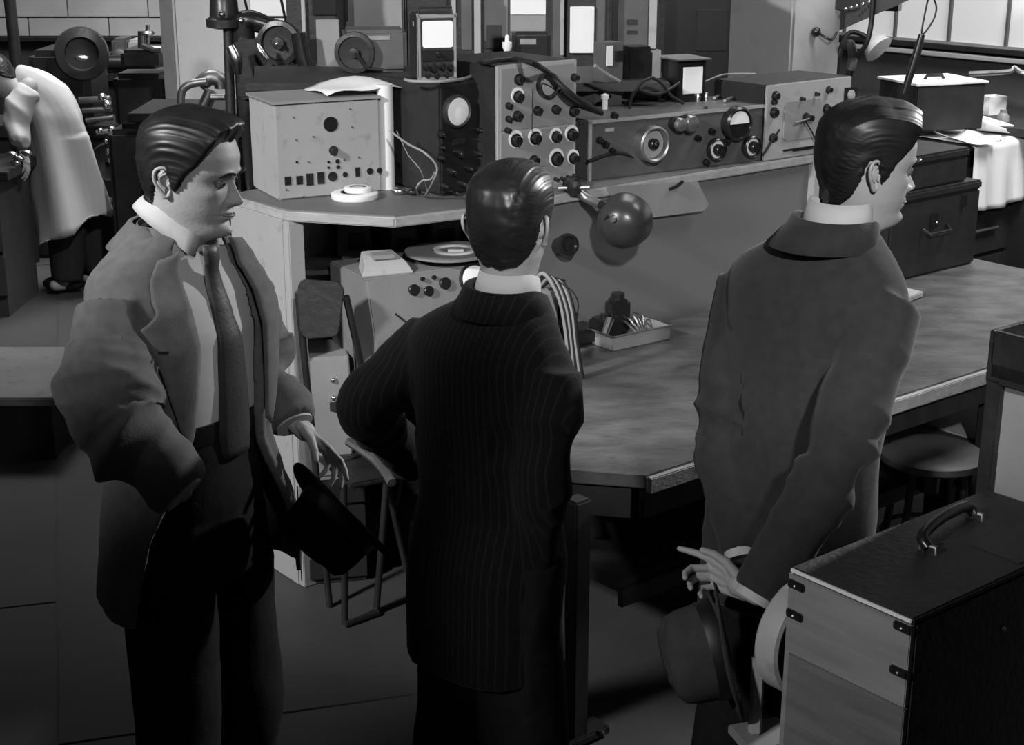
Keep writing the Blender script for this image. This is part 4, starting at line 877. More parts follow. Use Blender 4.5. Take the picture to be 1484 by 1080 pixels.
def lathe_machine():
    c = PY(150, 330, 9.4); r = thing('lathe', 'black lathe with bright handwheels between the coat man and the left column', 'lathe', (c.x, 9.3, 0)); q = Vector(r.location)
    Lq = lambda px, py, y=9.2: PY(px, py, y)-q
    MB().bx(-1.3, .55, 0, .6, 0, .75).build('cabinet_base', 'blackm', r, bevel=.02)
    MB().bx(-1.3, .6, .0, .5, .75, .83).build('bed', 'blackm', r, bevel=.008)
    MB().bx(-.35, .02, -.02, .45, .83, 1.28).build('headstock', 'blackm', r, bevel=.04)
    MB().lathe(Lq(118, 78), (.3, -1, .1), [(.15, 0), (.16, .03), (.15, .06), (.10, .07), (.09, .04), (.001, .04)], 28).build('guard_cover', 'blackm', r)
    MB().ball(Lq(118, 84, 8.95), .03, 12, (1.6, 1, .6)).build('bright_cap', 'steel', r)
    MB().bx(.15, .45, .0, .4, .83, 1.05).build('carriage', 'blackm', r, bevel=.02)
    MB().tube([Lq(115, 146), Lq(160, 143)], .022, 10).build('lead_screw', 'dull', r)
    MB().tube([Lq(120, 160), Lq(162, 158)], .018, 10).build('feed_rod', 'dull', r)
    MB().tube([Lq(125, 175), Lq(165, 170)], .018, 10).build('feed_rod', 'dull', r)
    for px, py, rr in ((148, 141, .026), (155, 152, .03), (162, 188, .026), (146, 190, .022), (154, 205, .02), (158, 220, .026), (195, 208, .028)):
        MB().ball(Lq(px, py, 9.0), rr, 12).build('knob', 'steel', r)
    MB().tube([Lq(140, 192, 9.0), Lq(168, 187, 9.0)], .016, 8).tube([Lq(156, 198, 9.0), Lq(158, 222, 9.0)], .014, 8).build('lever', 'steel', r)
    MB().tube([Lq(186, 190, 9.0), Lq(196, 208, 9.0)], .010, 8).build('lever', 'dull', r)
    MB().lathe(Lq(160, 235, 9.1), (.1, -1, .1), [(.11, 0), (.12, .02), (.11, .04), (.09, .03), (.03, .02), (.001, .05)], 28).build('handwheel', 'blackm', r)
lathe_machine()
def mill():
    c = PY(205, 250, 8.3); r = thing('milling_machine', 'tall black machine standing against the left column', 'machine', (c.x, 8.3, 0)); q = Vector(r.location)
    Lq = lambda px, py, y=8.2: PY(px, py, y)-q
    MB().bx(-.18, .16, 0, .4, 0, .95).build('pedestal', 'blackm', r, bevel=.03)
    MB().bx(-.13, .15, .02, .4, .95, HZ(205, 108, V(0, 8.3, 0))).build('column', 'blackm', r, bevel=.03)
    MB().box(Lq(212, 82, 8.35), (.20, .35, .10)).build('head', 'blackm', r, bevel=.02)
    MB().cyl(Lq(205, 70), Lq(205, 45), .02, n=12).cyl(Lq(214, 62), Lq(214, 36), .012, n=10).build('spindle', 'steel', r)
    MB().lathe(Lq(214, 48), (0, 0, 1), [(.03, -.01), (.04, 0), (.03, .012), (.001, .012)], 16).build('collar', 'steel', r)
    MB().tube([Lq(206, 65), Lq(222, 72), Lq(234, 72)], .02, 10).build('bright_arm', 'steel', r)
    MB().tube([Lq(195, 170), Lq(222, 166)], .02, 8).build('table_rod', 'dull', r)
mill()
# boxes on a bench before the left wall
bz = thing('machine_bench', 'dark bench in front of the block wall carrying small grinders', 'bench', (PY(130, 200, 10.6).x-.3, 10.6, 0)); zb = PY(150, 108, 10.6).z
MB().bx(-.5, 1.1, 0, .5, zb-.05, zb).build('bench_top', 'dark', bz, bevel=.004); MB().bx(-.45, 1.05, .03, .47, 0, zb-.05).build('bench_body', 'blackm', bz)
x0 = bz.location.x
for px0, px1, py, lab, m_, cyl in ((140, 158, 80, 'dark little grinder on the bench before the block wall', 'blackm', 0), (160, 184, 56, 'grey upright box on the bench before the block wall', 'grey', 0), (183, 205, 58, 'pale machine head with bright fittings by the block wall', 'pale', 1)):
    a_ = PY(px0, py, 10.65); b_ = PY(px1, py, 10.65)
    r = thing('small_machine', lab, 'machine', (a_.x, 10.65, zb)); MB().bx(0, b_.x-a_.x, 0, .25, 0, a_.z-zb).build('machine_body', m_, r, bevel=.02)
    MB().lathe(((b_.x-a_.x)/2, 0, (a_.z-zb)*.5), (0, -1, 0), [(.045, 0), (.05, .02), (.02, .03), (.001, .03)], 20).build('wheel', 'dull', r)
r = thing('bench_grinder', 'twin-wheeled bench grinder before the block wall', 'grinder', (PY(182, 100, 10.4).x, 10.35, 0)); zg = PY(182, 93, 10.35).z
MB().bx(-.06, .06, -.05, .05, 0, zg-.05).build('pedestal', 'blackm', r, bevel=.01)
MB().cyl((-.12, 0, zg), (.12, 0, zg), .06, n=20).build('motor', 'black', r)
for s in (-1, 1): MB().cyl((s*.10, 0, zg), (s*.15, 0, zg), .08, n=24).build('wheel_guard', 'pale', r)
wkt = thing('low_work_bench', 'dark bench with bright fittings that the coat man bends over', 'bench', (PY(10, 300, 8.2).x-.5, 7.9, 0)); zw = PY(25, 240, 8.1).z
MB().bx(-.6, .62, 0, .6, zw-.05, zw).build('bench_top', 'dark', wkt, bevel=.004); MB().bx(-.6, .55, .02, .55, 0, zw-.05).build('bench_body', 'darkwall', wkt)
for k in range(3): MB().bx(-.6, .56, -.004, .02, .12+.24*k, .34+.24*k).build('front_board', 'darkwall', wkt, bevel=.004)
for i, (px, py) in enumerate(((17, 224), (28, 230), (38, 222), (22, 236))):
    tag(MB().ball(PY(px, py, 8.0), .022, 12, (1.4, 1, .8)).build('steel_fitting', 'steel'), 'bright steel fitting by the hands of the coat man, the %s of the four' % ('leftmost upper', 'middle lower', 'rightmost', 'lowest')[i], 'fitting', 'bright fittings by the coat man')
# ------------------------------------------------------------------ people
def sm(a, b, x):
    t = min(1, max(0, (x-a)/(b-a))); return t*t*(3-2*t)
def remesh(mb, voxel, smooth=2):
    me = bpy.data.meshes.new('t'); me.from_pydata(mb.v, [], mb.f); o = bpy.data.objects.new('t', me); COL.objects.link(o)
    bm = bmesh.new(); bm.from_mesh(me); bmesh.ops.recalc_face_normals(bm, faces=bm.faces); bm.to_mesh(me); bm.free()
    m = o.modifiers.new('r', 'REMESH'); m.mode = 'VOXEL'; m.voxel_size = voxel
    s = o.modifiers.new('s', 'SMOOTH'); s.factor = .5; s.iterations = smooth
    dg = bpy.context.evaluated_depsgraph_get(); ev = o.evaluated_get(dg); m2 = ev.to_mesh()
    out = MB(); out.v = [tuple(v.co) for v in m2.vertices]; out.f = [list(p.vertices) for p in m2.polygons]
    ns = [v.normal.copy() for v in m2.vertices]; ev.to_mesh_clear()
    bpy.data.objects.remove(o); bpy.data.meshes.remove(me); return out, ns
def displace(mb, ns, fn):
    mb.v = [tuple(Vector(p)+n*fn(Vector(p), n)) for p, n in zip(mb.v, ns)]; return mb
def ridge(v): return 1-abs(noise.noise(v))*2.2
_zs = [-.26, -.20, -.16, -.135, -.124, -.118, -.112, -.10, -.085, -.075, -.062, -.045, -.03, 0, .02, .05, .075, .095, .108, .116, .119]
_yf = [.03, .026, .026, .034, .052, .072, .082, .087, .082, .084, .086, .086, .084, .082, .090, .090, .080, .062, .040, .014, -.010]
_yb = [-.10, -.085, -.078, -.074, -.072, -.072, -.072, -.073, -.075, -.077, -.081, -.088, -.094, -.103, -.107, -.106, -.096, -.075, -.050, -.026, -.012]
_w = [.080, .060, .053, .051, .051, .052, .053, .056, .060, .063, .067, .070, .072, .074, .076, .077, .071, .056, .036, .014, .002]
_q = [2, 2, 2, 1.8, 1.6, 1.5, 1.5, 1.55, 1.7, 1.8, 1.9, 2.0, 2.1, 2.2, 2.3, 2.3, 2.2, 2.1, 2, 2, 2]
_zf = np.linspace(-.30, .1195, 420); _kern = np.exp(-.5*(np.arange(-12, 13)/4.0)**2); _kern /= _kern.sum()
def _smt(t):
    y = np.interp(_zf, _zs, t); yp = np.pad(y, 12, mode='edge'); s = np.convolve(yp, _kern, 'valid'); m = np.clip((_zf-.095)/.015, 0, 1); return s*(1-m)+y*m
_Tf, _Tb, _Tw, _Tq = [_smt(t) for t in (_yf, _yb, _w, _q)]
def headgrid(nz=150, nf=140, feat=True, jaw=1.0):
    zz = np.concatenate([np.linspace(-.26, -.13, 14)[:-1], np.linspace(-.13, .10, nz), np.linspace(.10, .119, 16)[1:]])
    G = []
    for z in zz:
        yf, yb, w, q = [float(np.interp(z, _zf, t)) for t in (_Tf, _Tb, _Tw, _Tq)]; y0 = (yf+yb)/2*.5 - .006
        row = []
        for k in range(nf):
            t = -PI + 2*PI*k/nf; ph = t - .55*math.sin(t); s, c = math.sin(ph), math.cos(ph)
            e = q if c > 0 else 2.15
            x = w*math.copysign(abs(s)**(2/max(e, 1.9)), s); y = y0 + ((yf-y0) if c > 0 else (y0-yb))*math.copysign(abs(c)**(2/e), c)
            if feat and c > 0:
                ax = abs(x); g = lambda a, x0, sx, z0, sz: a*math.exp(-((ax-x0)/sx)**2-((z-z0)/sz)**2)
                nh = float(np.interp(z, [-.053, -.047, -.042, -.036, -.026, -.010, .004, .020], [0, .013, .023, .026, .020, .011, .004, 0]))
                nw = float(np.interp(z, [-.05, -.036, -.02, .01], [.011, .0095, .0065, .007]))
                dy = nh*math.exp(-(ax/nw)**2) + g(.009, .013, .0055, -.040, .007)
                dy += g(-.013, .030, .015, -.001, .010) + g(.006, .028, .020, .018, .007) + g(.004, .031, .012, .0065, .0035) + g(.003, .031, .011, -.008, .0035)
                dy += g(.006, 0, .020, -.062, .004) + g(.007, 0, .017, -.0735, .0048) - g(.0045, 0, .024, -.0675, .0018) - g(.004, 0, .02, -.083, .005) + g(.006, 0, .016, -.102, .011)
                dy += g(.004, .048, .014, -.022, .012) - g(.003, .024, .005, -.055, .014)
                y += dy
            row.append(V(x, y, z))
        G.append(row)
    return G, zz
_hl_a = [0, 22, 36, 46, 56, 68, 78, 86, 92, 100, 112, 120, 130, 150, 180]
_hl_z = [.080, .080, .070, .050, .030, .010, -.018, -.030, -.012, .016, .014, -.030, -.060, -.082, -.088]
def hairgrid(front=.026, top=.018, side=.009, seed=0, n=1.0):
    G, zz = headgrid(feat=False); out = []
    for row, z in zip(G, zz):
        r2 = []
        for p in row:
            a = math.degrees(abs(math.atan2(p.x, p.y+.01))); zh = float(np.interp(a, _hl_a, _hl_z)); zh += .004*noise.noise(V(p.x*60, p.y*60, seed))
            m = sm(zh-.004, zh+.012, p.z)
            nr = V(p.x/.075**2, (p.y+.008)/.098**2, max(p.z, -.02)/.11**2).normalized()
            up = sm(.03, .10, p.z); fr = sm(.0, .075, p.y)*up
            t = side + (top-side)*up + (front-top)*fr
            t *= 1-.3*sm(.0, -.06, p.z) if p.z < 0 else 1
            s = math.atan2(p.x, max(p.z+.13, .03)); al_ = p.y*2.2 + p.z*1.6
            rid = .0022*noise.noise(V(s*22, al_, seed)) + .0016*noise.noise(V(s*52, al_*1.5, seed+3)) + .0008*noise.noise(V(s*110, al_*2, seed+5)) + .002*noise.noise(V(s*6, al_*2, seed+7))
            r2.append(p + nr*(-.006 + (t+.006+rid)*m) + V(0, .007*fr*m, .004*fr*m))
        out.append(r2)
    return out
def ear(mb, s, M_):
    e = lambda u, v, o=0: M_ @ V(s*(.0705+o+.012*(u/.03)), -.012-u, -.010+v)   # u back, v up
    hel = [e(.002, -.002, .002), e(-.001, .010, .004), e(.004, .024, .005), e(.014, .031, .006), e(.026, .027, .007), e(.030, .014, .007), e(.026, -.002, .006), e(.017, -.015, .004), e(.010, -.026, .003), e(.004, -.024, .002), e(.001, -.012, .001)]
    mb.tube(hel, [.003, .0035, .0035, .0038, .0038, .0036, .0034, .004, .005, .005, .003], 8, sub=3)
    mb.tube([e(.010, .020, .004), e(.020, .012, .005), e(.018, -.002, .004), e(.010, -.010, .003)], .003, 8, sub=3)
    mb.tube([e(.001, -.008, .004), e(.003, -.002, .006), e(.001, .004, .004)], .0035, 8)
    for u, v, r in ((.014, .006, .016), (.008, -.016, .009)):
        R = M_.to_3x3(); mb.ball(e(u, v, -.004), r, 12, (.35, .9, 1.25), R)
def hand(mb, wrist, d, palm, thumb, curl=(.3, .4, .3), spread=.03, tc=(.5, .3), scale=1.0):
    y = Vector(d).normalized(); x = Vector(thumb); x = (x-y*x.dot(y)).normalized(); z = Vector(palm); z = (z-y*z.dot(y)-x*z.dot(x)).normalized()
    W = Vector(wrist); P_ = lambda a, b, c=0: W + (x*a+y*b+z*c)*scale
    t = MB(); r = .0125*scale
    kn = [(.030, .092), (.010, .096), (-.011, .091), (-.030, .080)]
    for kx, ky in kn: t.capsule(P_(kx*.55, .0), P_(kx, ky), r*1.15, r*.95, 10)
    t.capsule(P_(0, -.03), P_(0, .02), r*1.9, r*2.0, 12); t.capsule(P_(-.02, .03), P_(.02, .05), r*1.1, r*1.1)
    L = [(.043, .026, .021), (.048, .030, .022), (.044, .028, .021), (.034, .021, .019)]
    for i, ((kx, ky), ls) in enumerate(zip(kn, L)):
        c = curl[i] if isinstance(curl[0], (list, tuple)) else curl
        p = P_(kx, ky); a = 0; sp = (1.5-i)*spread
        for j, l in enumerate(ls):
            a += c[j]; dd = (y*math.cos(a) + z*math.sin(a) + x*sp).normalized(); q = p + dd*l*scale
            t.capsule(p, q, (.0095-.001*j-(.001 if i == 3 else 0))*scale, (.0088-.001*j-(.001 if i == 3 else 0))*scale, 10); p = q
    p = P_(.022, .018, .004); a = .75
    for j, l in enumerate((.042, .032, .026)):
        a -= tc[0]*.5 if j else 0; dd = (y*math.cos(a)+x*math.sin(a)+z*(.25+tc[1]*j)).normalized(); q = p+dd*l*scale
        t.capsule(p, q, (.0135-.002*j)*scale, (.012-.002*j)*scale, 10); p = q
    m2, _ = remesh(t, .0024, 2); mb.add(m2.v, m2.f)
def tor(z, tab):
    zs = [t[0] for t in tab]; return [float(np.interp(z, zs, [t[k] for t in tab])) for k in range(1, 5)]
def smooth_tab(tab): return sorted(tab)
JT = smooth_tab([(.62, .195, .145, .160, .0), (.95, .192, .145, .145, 0), (1.08, .172, .125, .120, 0), (1.22, .185, .132, .125, 0), (1.33, .198, .132, .138, 0), (1.40, .205, .115, .136, -.005), (1.435, .200, .098, .124, -.010), (1.468, .175, .082, .106, -.016), (1.500, .130, .070, .096, -.024), (1.53, .085, .062, .080, -.030), (1.545, .074, .058, .070, -.030)])
def torpt(z, ph, tab, k=1.0, off=0, p=2.35):
    a, bf, bb, yc = tor(z, tab); s, c = math.sin(ph), math.cos(ph)
    x = (a*k+off)*math.copysign(abs(s)**(2/p), s); y = yc + ((bf if c > 0 else bb)*k+off)*math.copysign(abs(c)**(2/p), c); return V(x, y, z)
def armdist(p, A):
    best = None; acc = 0
    for a, b in zip(A[:-1], A[1:]):
        d = b-a; t = max(0, min(1, (p-a).dot(d)/d.dot(d))); q = a+d*t; r = (p-q).length
        if best is None or r < best[0]: best = (r, acc+t*d.length)
        acc += d.length
    return best
def sleeve_pts(S, E_, W_): return spline([S, S.lerp(E_, .5)+V(0, 0, 0), E_, E_.lerp(W_, .5), W_], 5)

def person(name, label, foot, rz, H, head_rz, arms, head_tilt=(0, 0), hair_m='hair', hairp={}, lean=(0, 0), group=None, jacket=None, hem=.74, trou='trous', headpos=(0, .022), hands={}, open_front=None, width=1.0, fold=1.0, legs=None, tk=None, noff=(0, 0)):
    """arms: {'L': (elbow, wrist), 'R': ...} in person coordinates; person faces +Y, right hand side is +X"""
    hs = H/1.80; k = tk or hs
    shear = Matrix(((1, 0, lean[0], 0), (0, 1, lean[1], 0), (0, 0, 1, 0), (0, 0, 0, 1)))
    def SH(p, z0=.85): p = Vector(p); dz = max(0, p.z-z0*k); m_ = sm(1.44*k, 1.53*k, p.z); return V(p.x+lean[0]*dz+noff[0]*m_, p.y+lean[1]*dz+noff[1]*m_, p.z)
    def TP(z, ph, kk=1.0, off=0, tab=JT): q = torpt(z, ph, tab, kk, off); return SH(V(q.x*k*width, q.y*k, q.z*k))
    # --- body
    ze = H-.122*hs; hp = SH(V(headpos[0], headpos[1], ze))
    R = Matrix.Rotation(head_rz, 4, 'Z') @ Matrix.Rotation(head_tilt[0], 4, 'X') @ Matrix.Rotation(head_tilt[1], 4, 'Y')
    MH = Matrix.Translation(hp) @ R @ Matrix.Scale(hs*1.0, 4)
    G, zz = headgrid(); body = MB()
    body.rings([[MH @ p for p in row] for row in G])
    for s in (-1, 1): ear(body, s, MH)
    S = {'L': SH(V(-.168*k*width, -.008, 1.405*k)), 'R': SH(V(.168*k*width, -.008, 1.405*k))}
    core = MB(); rs = []
    for z in np.linspace(.86, 1.50, 14): rs.append([TP(float(z), 2*PI*i/24, .84) for i in range(24)])
    core.rings(rs)
    LG = legs or [(V(-.085, 0, .88), V(-.10, .015, .50), V(-.115, -.02, .09)), (V(.085, 0, .88), V(.10, .015, .50), V(.115, -.02, .09))]
    LG = [[Vector(q)*1.0 for q in l] for l in LG]
    for l in LG:
        core.capsule(l[0], l[1], .070, .050, 14); core.capsule(l[1], l[2], .052, .036, 14); core.capsule(l[2]+V(0, 0, -.04), l[2]+V(0, .14, -.06), .034, .028, 10)
    for sd_ in ('L', 'R'):
        E_, W_ = arms[sd_]; core.capsule(S[sd_]+V(0, 0, -.01), E_, .042, .036, 12); core.capsule(E_, W_, .038, .026, 12)
    m2, _ = remesh(core, .014, 3); body.add(m2.v, m2.f)
    for sd_, hd in hands.items(): hand(body, *hd[0], **hd[1])
    o = body.build(name, 'skin', None, ang=70); o.location = (foot[0], foot[1], 0); o.rotation_euler = (0, 0, rz)
    tag(o, label, 'person', group)
    # eyes
    for s in (-1, 1):
        c = MH @ V(s*.031, .0685, -.0005); e = MB().ball(c, .0122*k, 16).build('eye', 'eye', o)
        f = (R @ V(0, 1, 0)); MB().ball(c+f*.0088*k, .0054*k, 12, (1, 1, 1)).build('iris', 'iris', e)
        bp_ = [MH @ V(s*x, y, z) for x, y, z in ((.014, .094, .0165), (.026, .096, .022), (.038, .089, .022), (.048, .077, .016))]
        MB().tube(bp_, [.003, .0042, .004, .0015], 8, sub=3, flat=.6).build('eyebrow', hair_m, o)
    lips = [MH @ V(x, y, -.0675) for x, y in ((-.022, .079), (-.012, .0885), (0, .0925), (.012, .0885), (.022, .079))]
    MB().tube(lips, [.001, .0022, .0026, .0022, .001], 8, sub=3).build('mouth_line', 'lip', o)
    # hair
    Gh = hairgrid(**hairp); MB().rings([[MH @ p for p in row] for row in Gh]).build('hair', hair_m, o, ang=80)
    # trousers
    t = MB(); rs = []
    for z, kk in ((.80, .80), (.88, .84), (.97, .87), (1.06, .885), (1.12, .905), (1.155, .905)): rs.append([TP(z, 2*PI*i/28, kk) for i in range(28)])
    t.rings(rs)
    for l in LG:
        t.tube([l[0]+V(0, 0, .05), l[0]+V(0, 0, -.05), l[1], l[2]+V(0, 0, .12), l[2]+V(0, -.01, -.02)], [.098, .098, .088, .080, .086], 20, sub=4)
    m2, ns = remesh(t, .011, 3)
    displace(m2, ns, lambda p, n: .010*ridge(V(p.x*6+3, p.y*6, p.z*2.2)) * (1 if p.z < .95 else .3) + .004*noise.noise(p*12))
    m2.build('trousers', trou, o, ang=80)
    for l in LG:
        f = l[2]; sh = MB(); d_ = V(0, 1, 0)
        rs = []
        for y_, w_, h_ in ((-.075, .018, .05), (-.065, .034, .075), (-.02, .038, .085), (.05, .040, .070), (.12, .048, .05), (.17, .042, .04), (.195, .020, .025)):
            rs.append([V(f.x+w_*math.cos(a), f.y+y_, max(0.012, .012+h_*math.sin(a)) if math.sin(a) >= 0 else .012) for a in [2*PI*i/18 for i in range(18)]])
        shoe = sh.rings(rs).build('shoe', 'shoe', o)
        MB().rings([[V(f.x+math.cos(a)*.043*(1 if math.sin(a) > -.3 else .85), f.y+.06+math.sin(a)*.137, z) for a in [2*PI*i/24 for i in range(24)]] for z in (0, .014)]).build('shoe_sole', 'black', shoe)
    # shirt collar
    def collar(nm, m, g0, z0, z1, r0, r1, th, yc0, yc1, droop=0, roll=None):
        rows = []; n = 44
        prof = [(r0, z0, yc0), ((r0+r1)/2, (z0+z1)/2, (yc0+yc1)/2), (r1, z1, yc1)] + (roll or [])
        for r_, z_, yc_ in prof:
            row = []
            for i in range(n+1):
                ph = g0 + (2*PI-2*g0)*i/n; c = math.cos(ph); row.append(SH(V(r_*1.04*math.sin(ph), yc_+r_*1.04*c, z_-droop*max(0, c)))*1.0)
            rows.append([q*1.0 for q in row])
        rows = [[V(q.x*k, q.y*k, q.z*k) if k != 1 else q for q in r_] for r_ in rows]
        return MB().sheet(rows).build(nm, m, o, solid=th, ang=80)
    info = dict(o=o, TP=TP, SH=SH, S=S, MH=MH, k=k, collar=collar, R=R)
    # jacket
    if open_front is None:
        j = MB(); rs = []
        for z in list(np.linspace(hem, 1.545, 30)): rs.append([TP(float(z), 2*PI*i/40) for i in range(40)])
        j.rings(rs)
        for sd_ in ('L', 'R'):
            E_, W_ = arms[sd_]; sgn = -1 if sd_ == 'L' else 1
            j.tube(sleeve_pts(S[sd_]+V(sgn*.005, 0, .0), E_, W_), [.066*k, .074*k, .066*k, .056*k, .050*k], 20)
        m2, ns = remesh(j, .008, 5)
        A = {s_: [S[s_], arms[s_][0], arms[s_][1]] for s_ in 'LR'}
        def fold_fn(p, n):
            w = 0
            for s_ in 'LR':
                r_, t_ = armdist(p, A[s_]); L1 = (A[s_][1]-A[s_][0]).length
                if r_ < .11*k and t_ > .10:
                    q = math.exp(-((t_-L1)/.10)**2)*.9+.25; w = q
                    return fold*(.016*q*ridge(V(t_*13, p.x*3, p.y*3+p.z*2)) - .010*q)
            low = sm(1.35*k, 1.0*k, p.z)
            return fold*(.007*low*ridge(V(p.x*7, p.y*7, p.z*1.1)) - .003*low + .004*noise.noise(V(p.x*5, p.y*5, p.z*7)) + .006*ridge(V(p.x*3+p.z*5, p.y*4, p.z*3))*sm(1.0, 1.1, p.z)*sm(1.32, 1.2, p.z))
        displace(m2, ns, fold_fn); jk = m2.build('suit_jacket', jacket, o, ang=80); info['jacket'] = jk
        collar('jacket_collar', jacket, .5, 1.520, 1.552, .078, .071, .006, -.032, -.034, .035, [(.081, 1.554, -.034), (.089, 1.534, -.034), (.104, 1.500, -.036)])
        collar('shirt_collar', 'shirt', .12, 1.53, 1.586, .067, .058, .004, -.030, -.024, .03)
        for s_ in 'LR':
            E_, W_ = arms[s_]; d_ = (W_-E_).normalized(); MB().cyl(W_-d_*.03, W_+d_*.015, .040*k, .041*k, 20).build('shirt_cuff', 'shirt', o)
    return info

# ---- middle man, dark pin-striped suit, back to us
def toL(foot, rz, p): return Matrix.Rotation(-rz, 3, 'Z') @ (Vector(p)-V(foot[0], foot[1], 0))
fm = (-.055, 2.86); rzm = math.radians(-45)
am = {'L': (PY(532, 592, 2.90), PY(600, 672, 3.06)), 'R': (PY(788, 680, 2.70), PY(770, 815, 2.76))}
am = {s: tuple(toL(fm, rzm, q) for q in v) for s, v in am.items()}
person('person', 'man in a dark pin-striped suit standing with his back to us in the middle', fm, rzm, 1.695, math.radians(27), am, hair_m='hairg',
       hairp=dict(front=.02, top=.014, side=.008, seed=3), jacket=M['pin'], fold=.65, hem=.66/.94, lean=(.03, .02), width=.97, headpos=(-.016, -.010), noff=(.032, .030),
       hands={'L': ((am['L'][1], V(.3, .9, -.2), V(.7, -.2, -.3), V(0, .3, 1)), dict(curl=(.4, .5, .4)))})
# ---- right man
fr_ = (.575, 2.93); rzr = math.radians(-43)
ar = {'L': (PY(1050, 640, 3.0), PY(1078, 800, 2.85)), 'R': (PY(1206, 680, 2.66), PY(1098, 862, 2.58))}
ar = {s: tuple(toL(fr_, rzr, q) for q in v) for s, v in ar.items()}
R3 = Matrix.Rotation(-rzr, 3, 'Z')
hd = R3 @ V(-.55, .60, .06)
person('person', 'man in a charcoal suit holding a grey felt hat behind his back', fr_, rzr, 1.785, math.radians(-33), ar, head_tilt=(math.radians(-5), 0),
       hairp=dict(front=.030, top=.020, side=.008, seed=11), jacket=M['suitmid'], hem=.76, lean=(.02, .09), headpos=(.012, .042), noff=(.020, .030), width=.92, tk=1.012,
       hands={'R': ((ar['R'][1]+hd.normalized()*.03, hd, R3 @ V(.1, -.3, -1), R3 @ V(-.3, .3, .8)), dict(curl=((.1, .2, .1), (.9, .9, .5), (1.0, .9, .5), (1.1, .9, .5)), tc=(.5, .2), scale=.85, spread=.01))})
# ---- left man with the open jacket
fl2 = (-.675, 2.98); rzl = math.radians(-121)
al = {'R': (PY(160, 608, 2.72), PY(262, 712, 2.68)), 'L': (PY(370, 500, 3.24), PY(424, 610, 3.12))}
al = {s: tuple(toL(fl2, rzl, q) for q in v) for s, v in al.items()}
R3l = Matrix.Rotation(-rzl, 3, 'Z'); hl = R3l @ V(.78, -.22, -.62)
inf = person('person', 'man in a grey open jacket and dark tie, one hand in his pocket', fl2, rzl, 1.775, math.radians(18), al, head_tilt=(math.radians(-8), 0),
       hairp=dict(front=.032, top=.020, side=.009, seed=21), jacket=None, open_front=True, trou='trous', headpos=(-.004, .020), noff=(-.008, .028), lean=(0, .0), tk=1.012, width=.97,
       hands={'L': ((al['L'][1]+hl.normalized()*.02, hl, R3l @ V(-.6, .4, -.4), R3l @ V(.4, -.8, .2)), dict(curl=((.1, .35, .2), (.25, .5, .3), (.4, .6, .4), (.5, .7, .4)), tc=(.5, .3), scale=.88, spread=.05))})
o = inf['o']; TP = inf['TP']; SH = inf['SH']; S = inf['S']
# shirt body
rs = [[TP(float(z), 2*PI*i/48, .90 if z < 1.4 else .90-.10*sm(1.42, 1.49, z)*max(0, -math.cos(2*PI*i/48)+.3)) for i in range(48)] for z in np.linspace(1.125, 1.515, 24)]
sh = MB().rings(rs); nsx = None
sh.v = [tuple(Vector(p) + V(0, 1, 0)*(.004*ridge(V(p[0]*9, p[1]*5, p[2]*4))) * (1 if p[1] > 0 else 0)) for p in sh.v]
sh.build('shirt', 'shirt', o, ang=80)
for s in (-1, 1):   # shirt collar leaves
    rows = []
    for i in range(15):
        t = i/14; ph = PI - (PI-.10)*t; z0 = 1.535-.012*t; r0 = .070; zt_ = 1.590-.040*t**2; drop = .018+.052*sm(.3, 1, t)
        yc = -.030
        top = V(s*r0*.94*math.sin(ph), yc+.008+r0*.94*math.cos(ph), zt_); ro = r0+.010+.012*sm(.7, 1, t)
        bot = V(s*(ro*math.sin(ph)+.020*sm(.75, 1, t)), yc+ro*math.cos(ph), zt_-drop)
        inn = V(s*r0*.88*math.sin(ph), yc+r0*.88*math.cos(ph), zt_-.03)
        rows.append([inn, top, top.lerp(bot, .5)+V(s*.002, .002, .002), bot])
    rows = [[SH(V(q.x*1.012, q.y*1.012, q.z*1.012)) for q in r_] for r_ in rows]
    MB().sheet(rows).build('shirt_collar', 'shirt', o, solid=.003, ang=80)
# tie
rows = []
for i in range(28):
    t = i/27; z = 1.520-.44*t; w_ = float(np.interp(t, [0, .06, .09, .5, .9, 1], [.020, .022, .018, .038, .048, .040])); c = TP(max(z, 1.05), 0.0, .905)
    bul = .010 if t < .08 else .004; cx = -.012*t; rows.append([V(cx+w_*u, c.y+bul+.007*(1-u*u)-.9*(cx+w_*u)**2+ (.022 if t < .1 else .022*math.exp(-((t-.1)/.12)**2)), z) for u in (-1, -.6, -.2, .2, .6, 1)])
MB().sheet(rows).build('tie', 'tie', o, solid=.005, ang=80)
# belt
MB().rings([[TP(z, 2*PI*i/48, kk) for i in range(48)] for z, kk in ((1.105, .90), (1.11, .935), (1.150, .935), (1.155, .90))]).build('belt', 'black', o)
c = TP(1.130, 0, .935); MB().bx(c.x-.022, c.x+.022, c.y-.003, c.y+.006, c.z-.022, c.z+.022).build('belt_buckle', 'dull', o, bevel=.002)
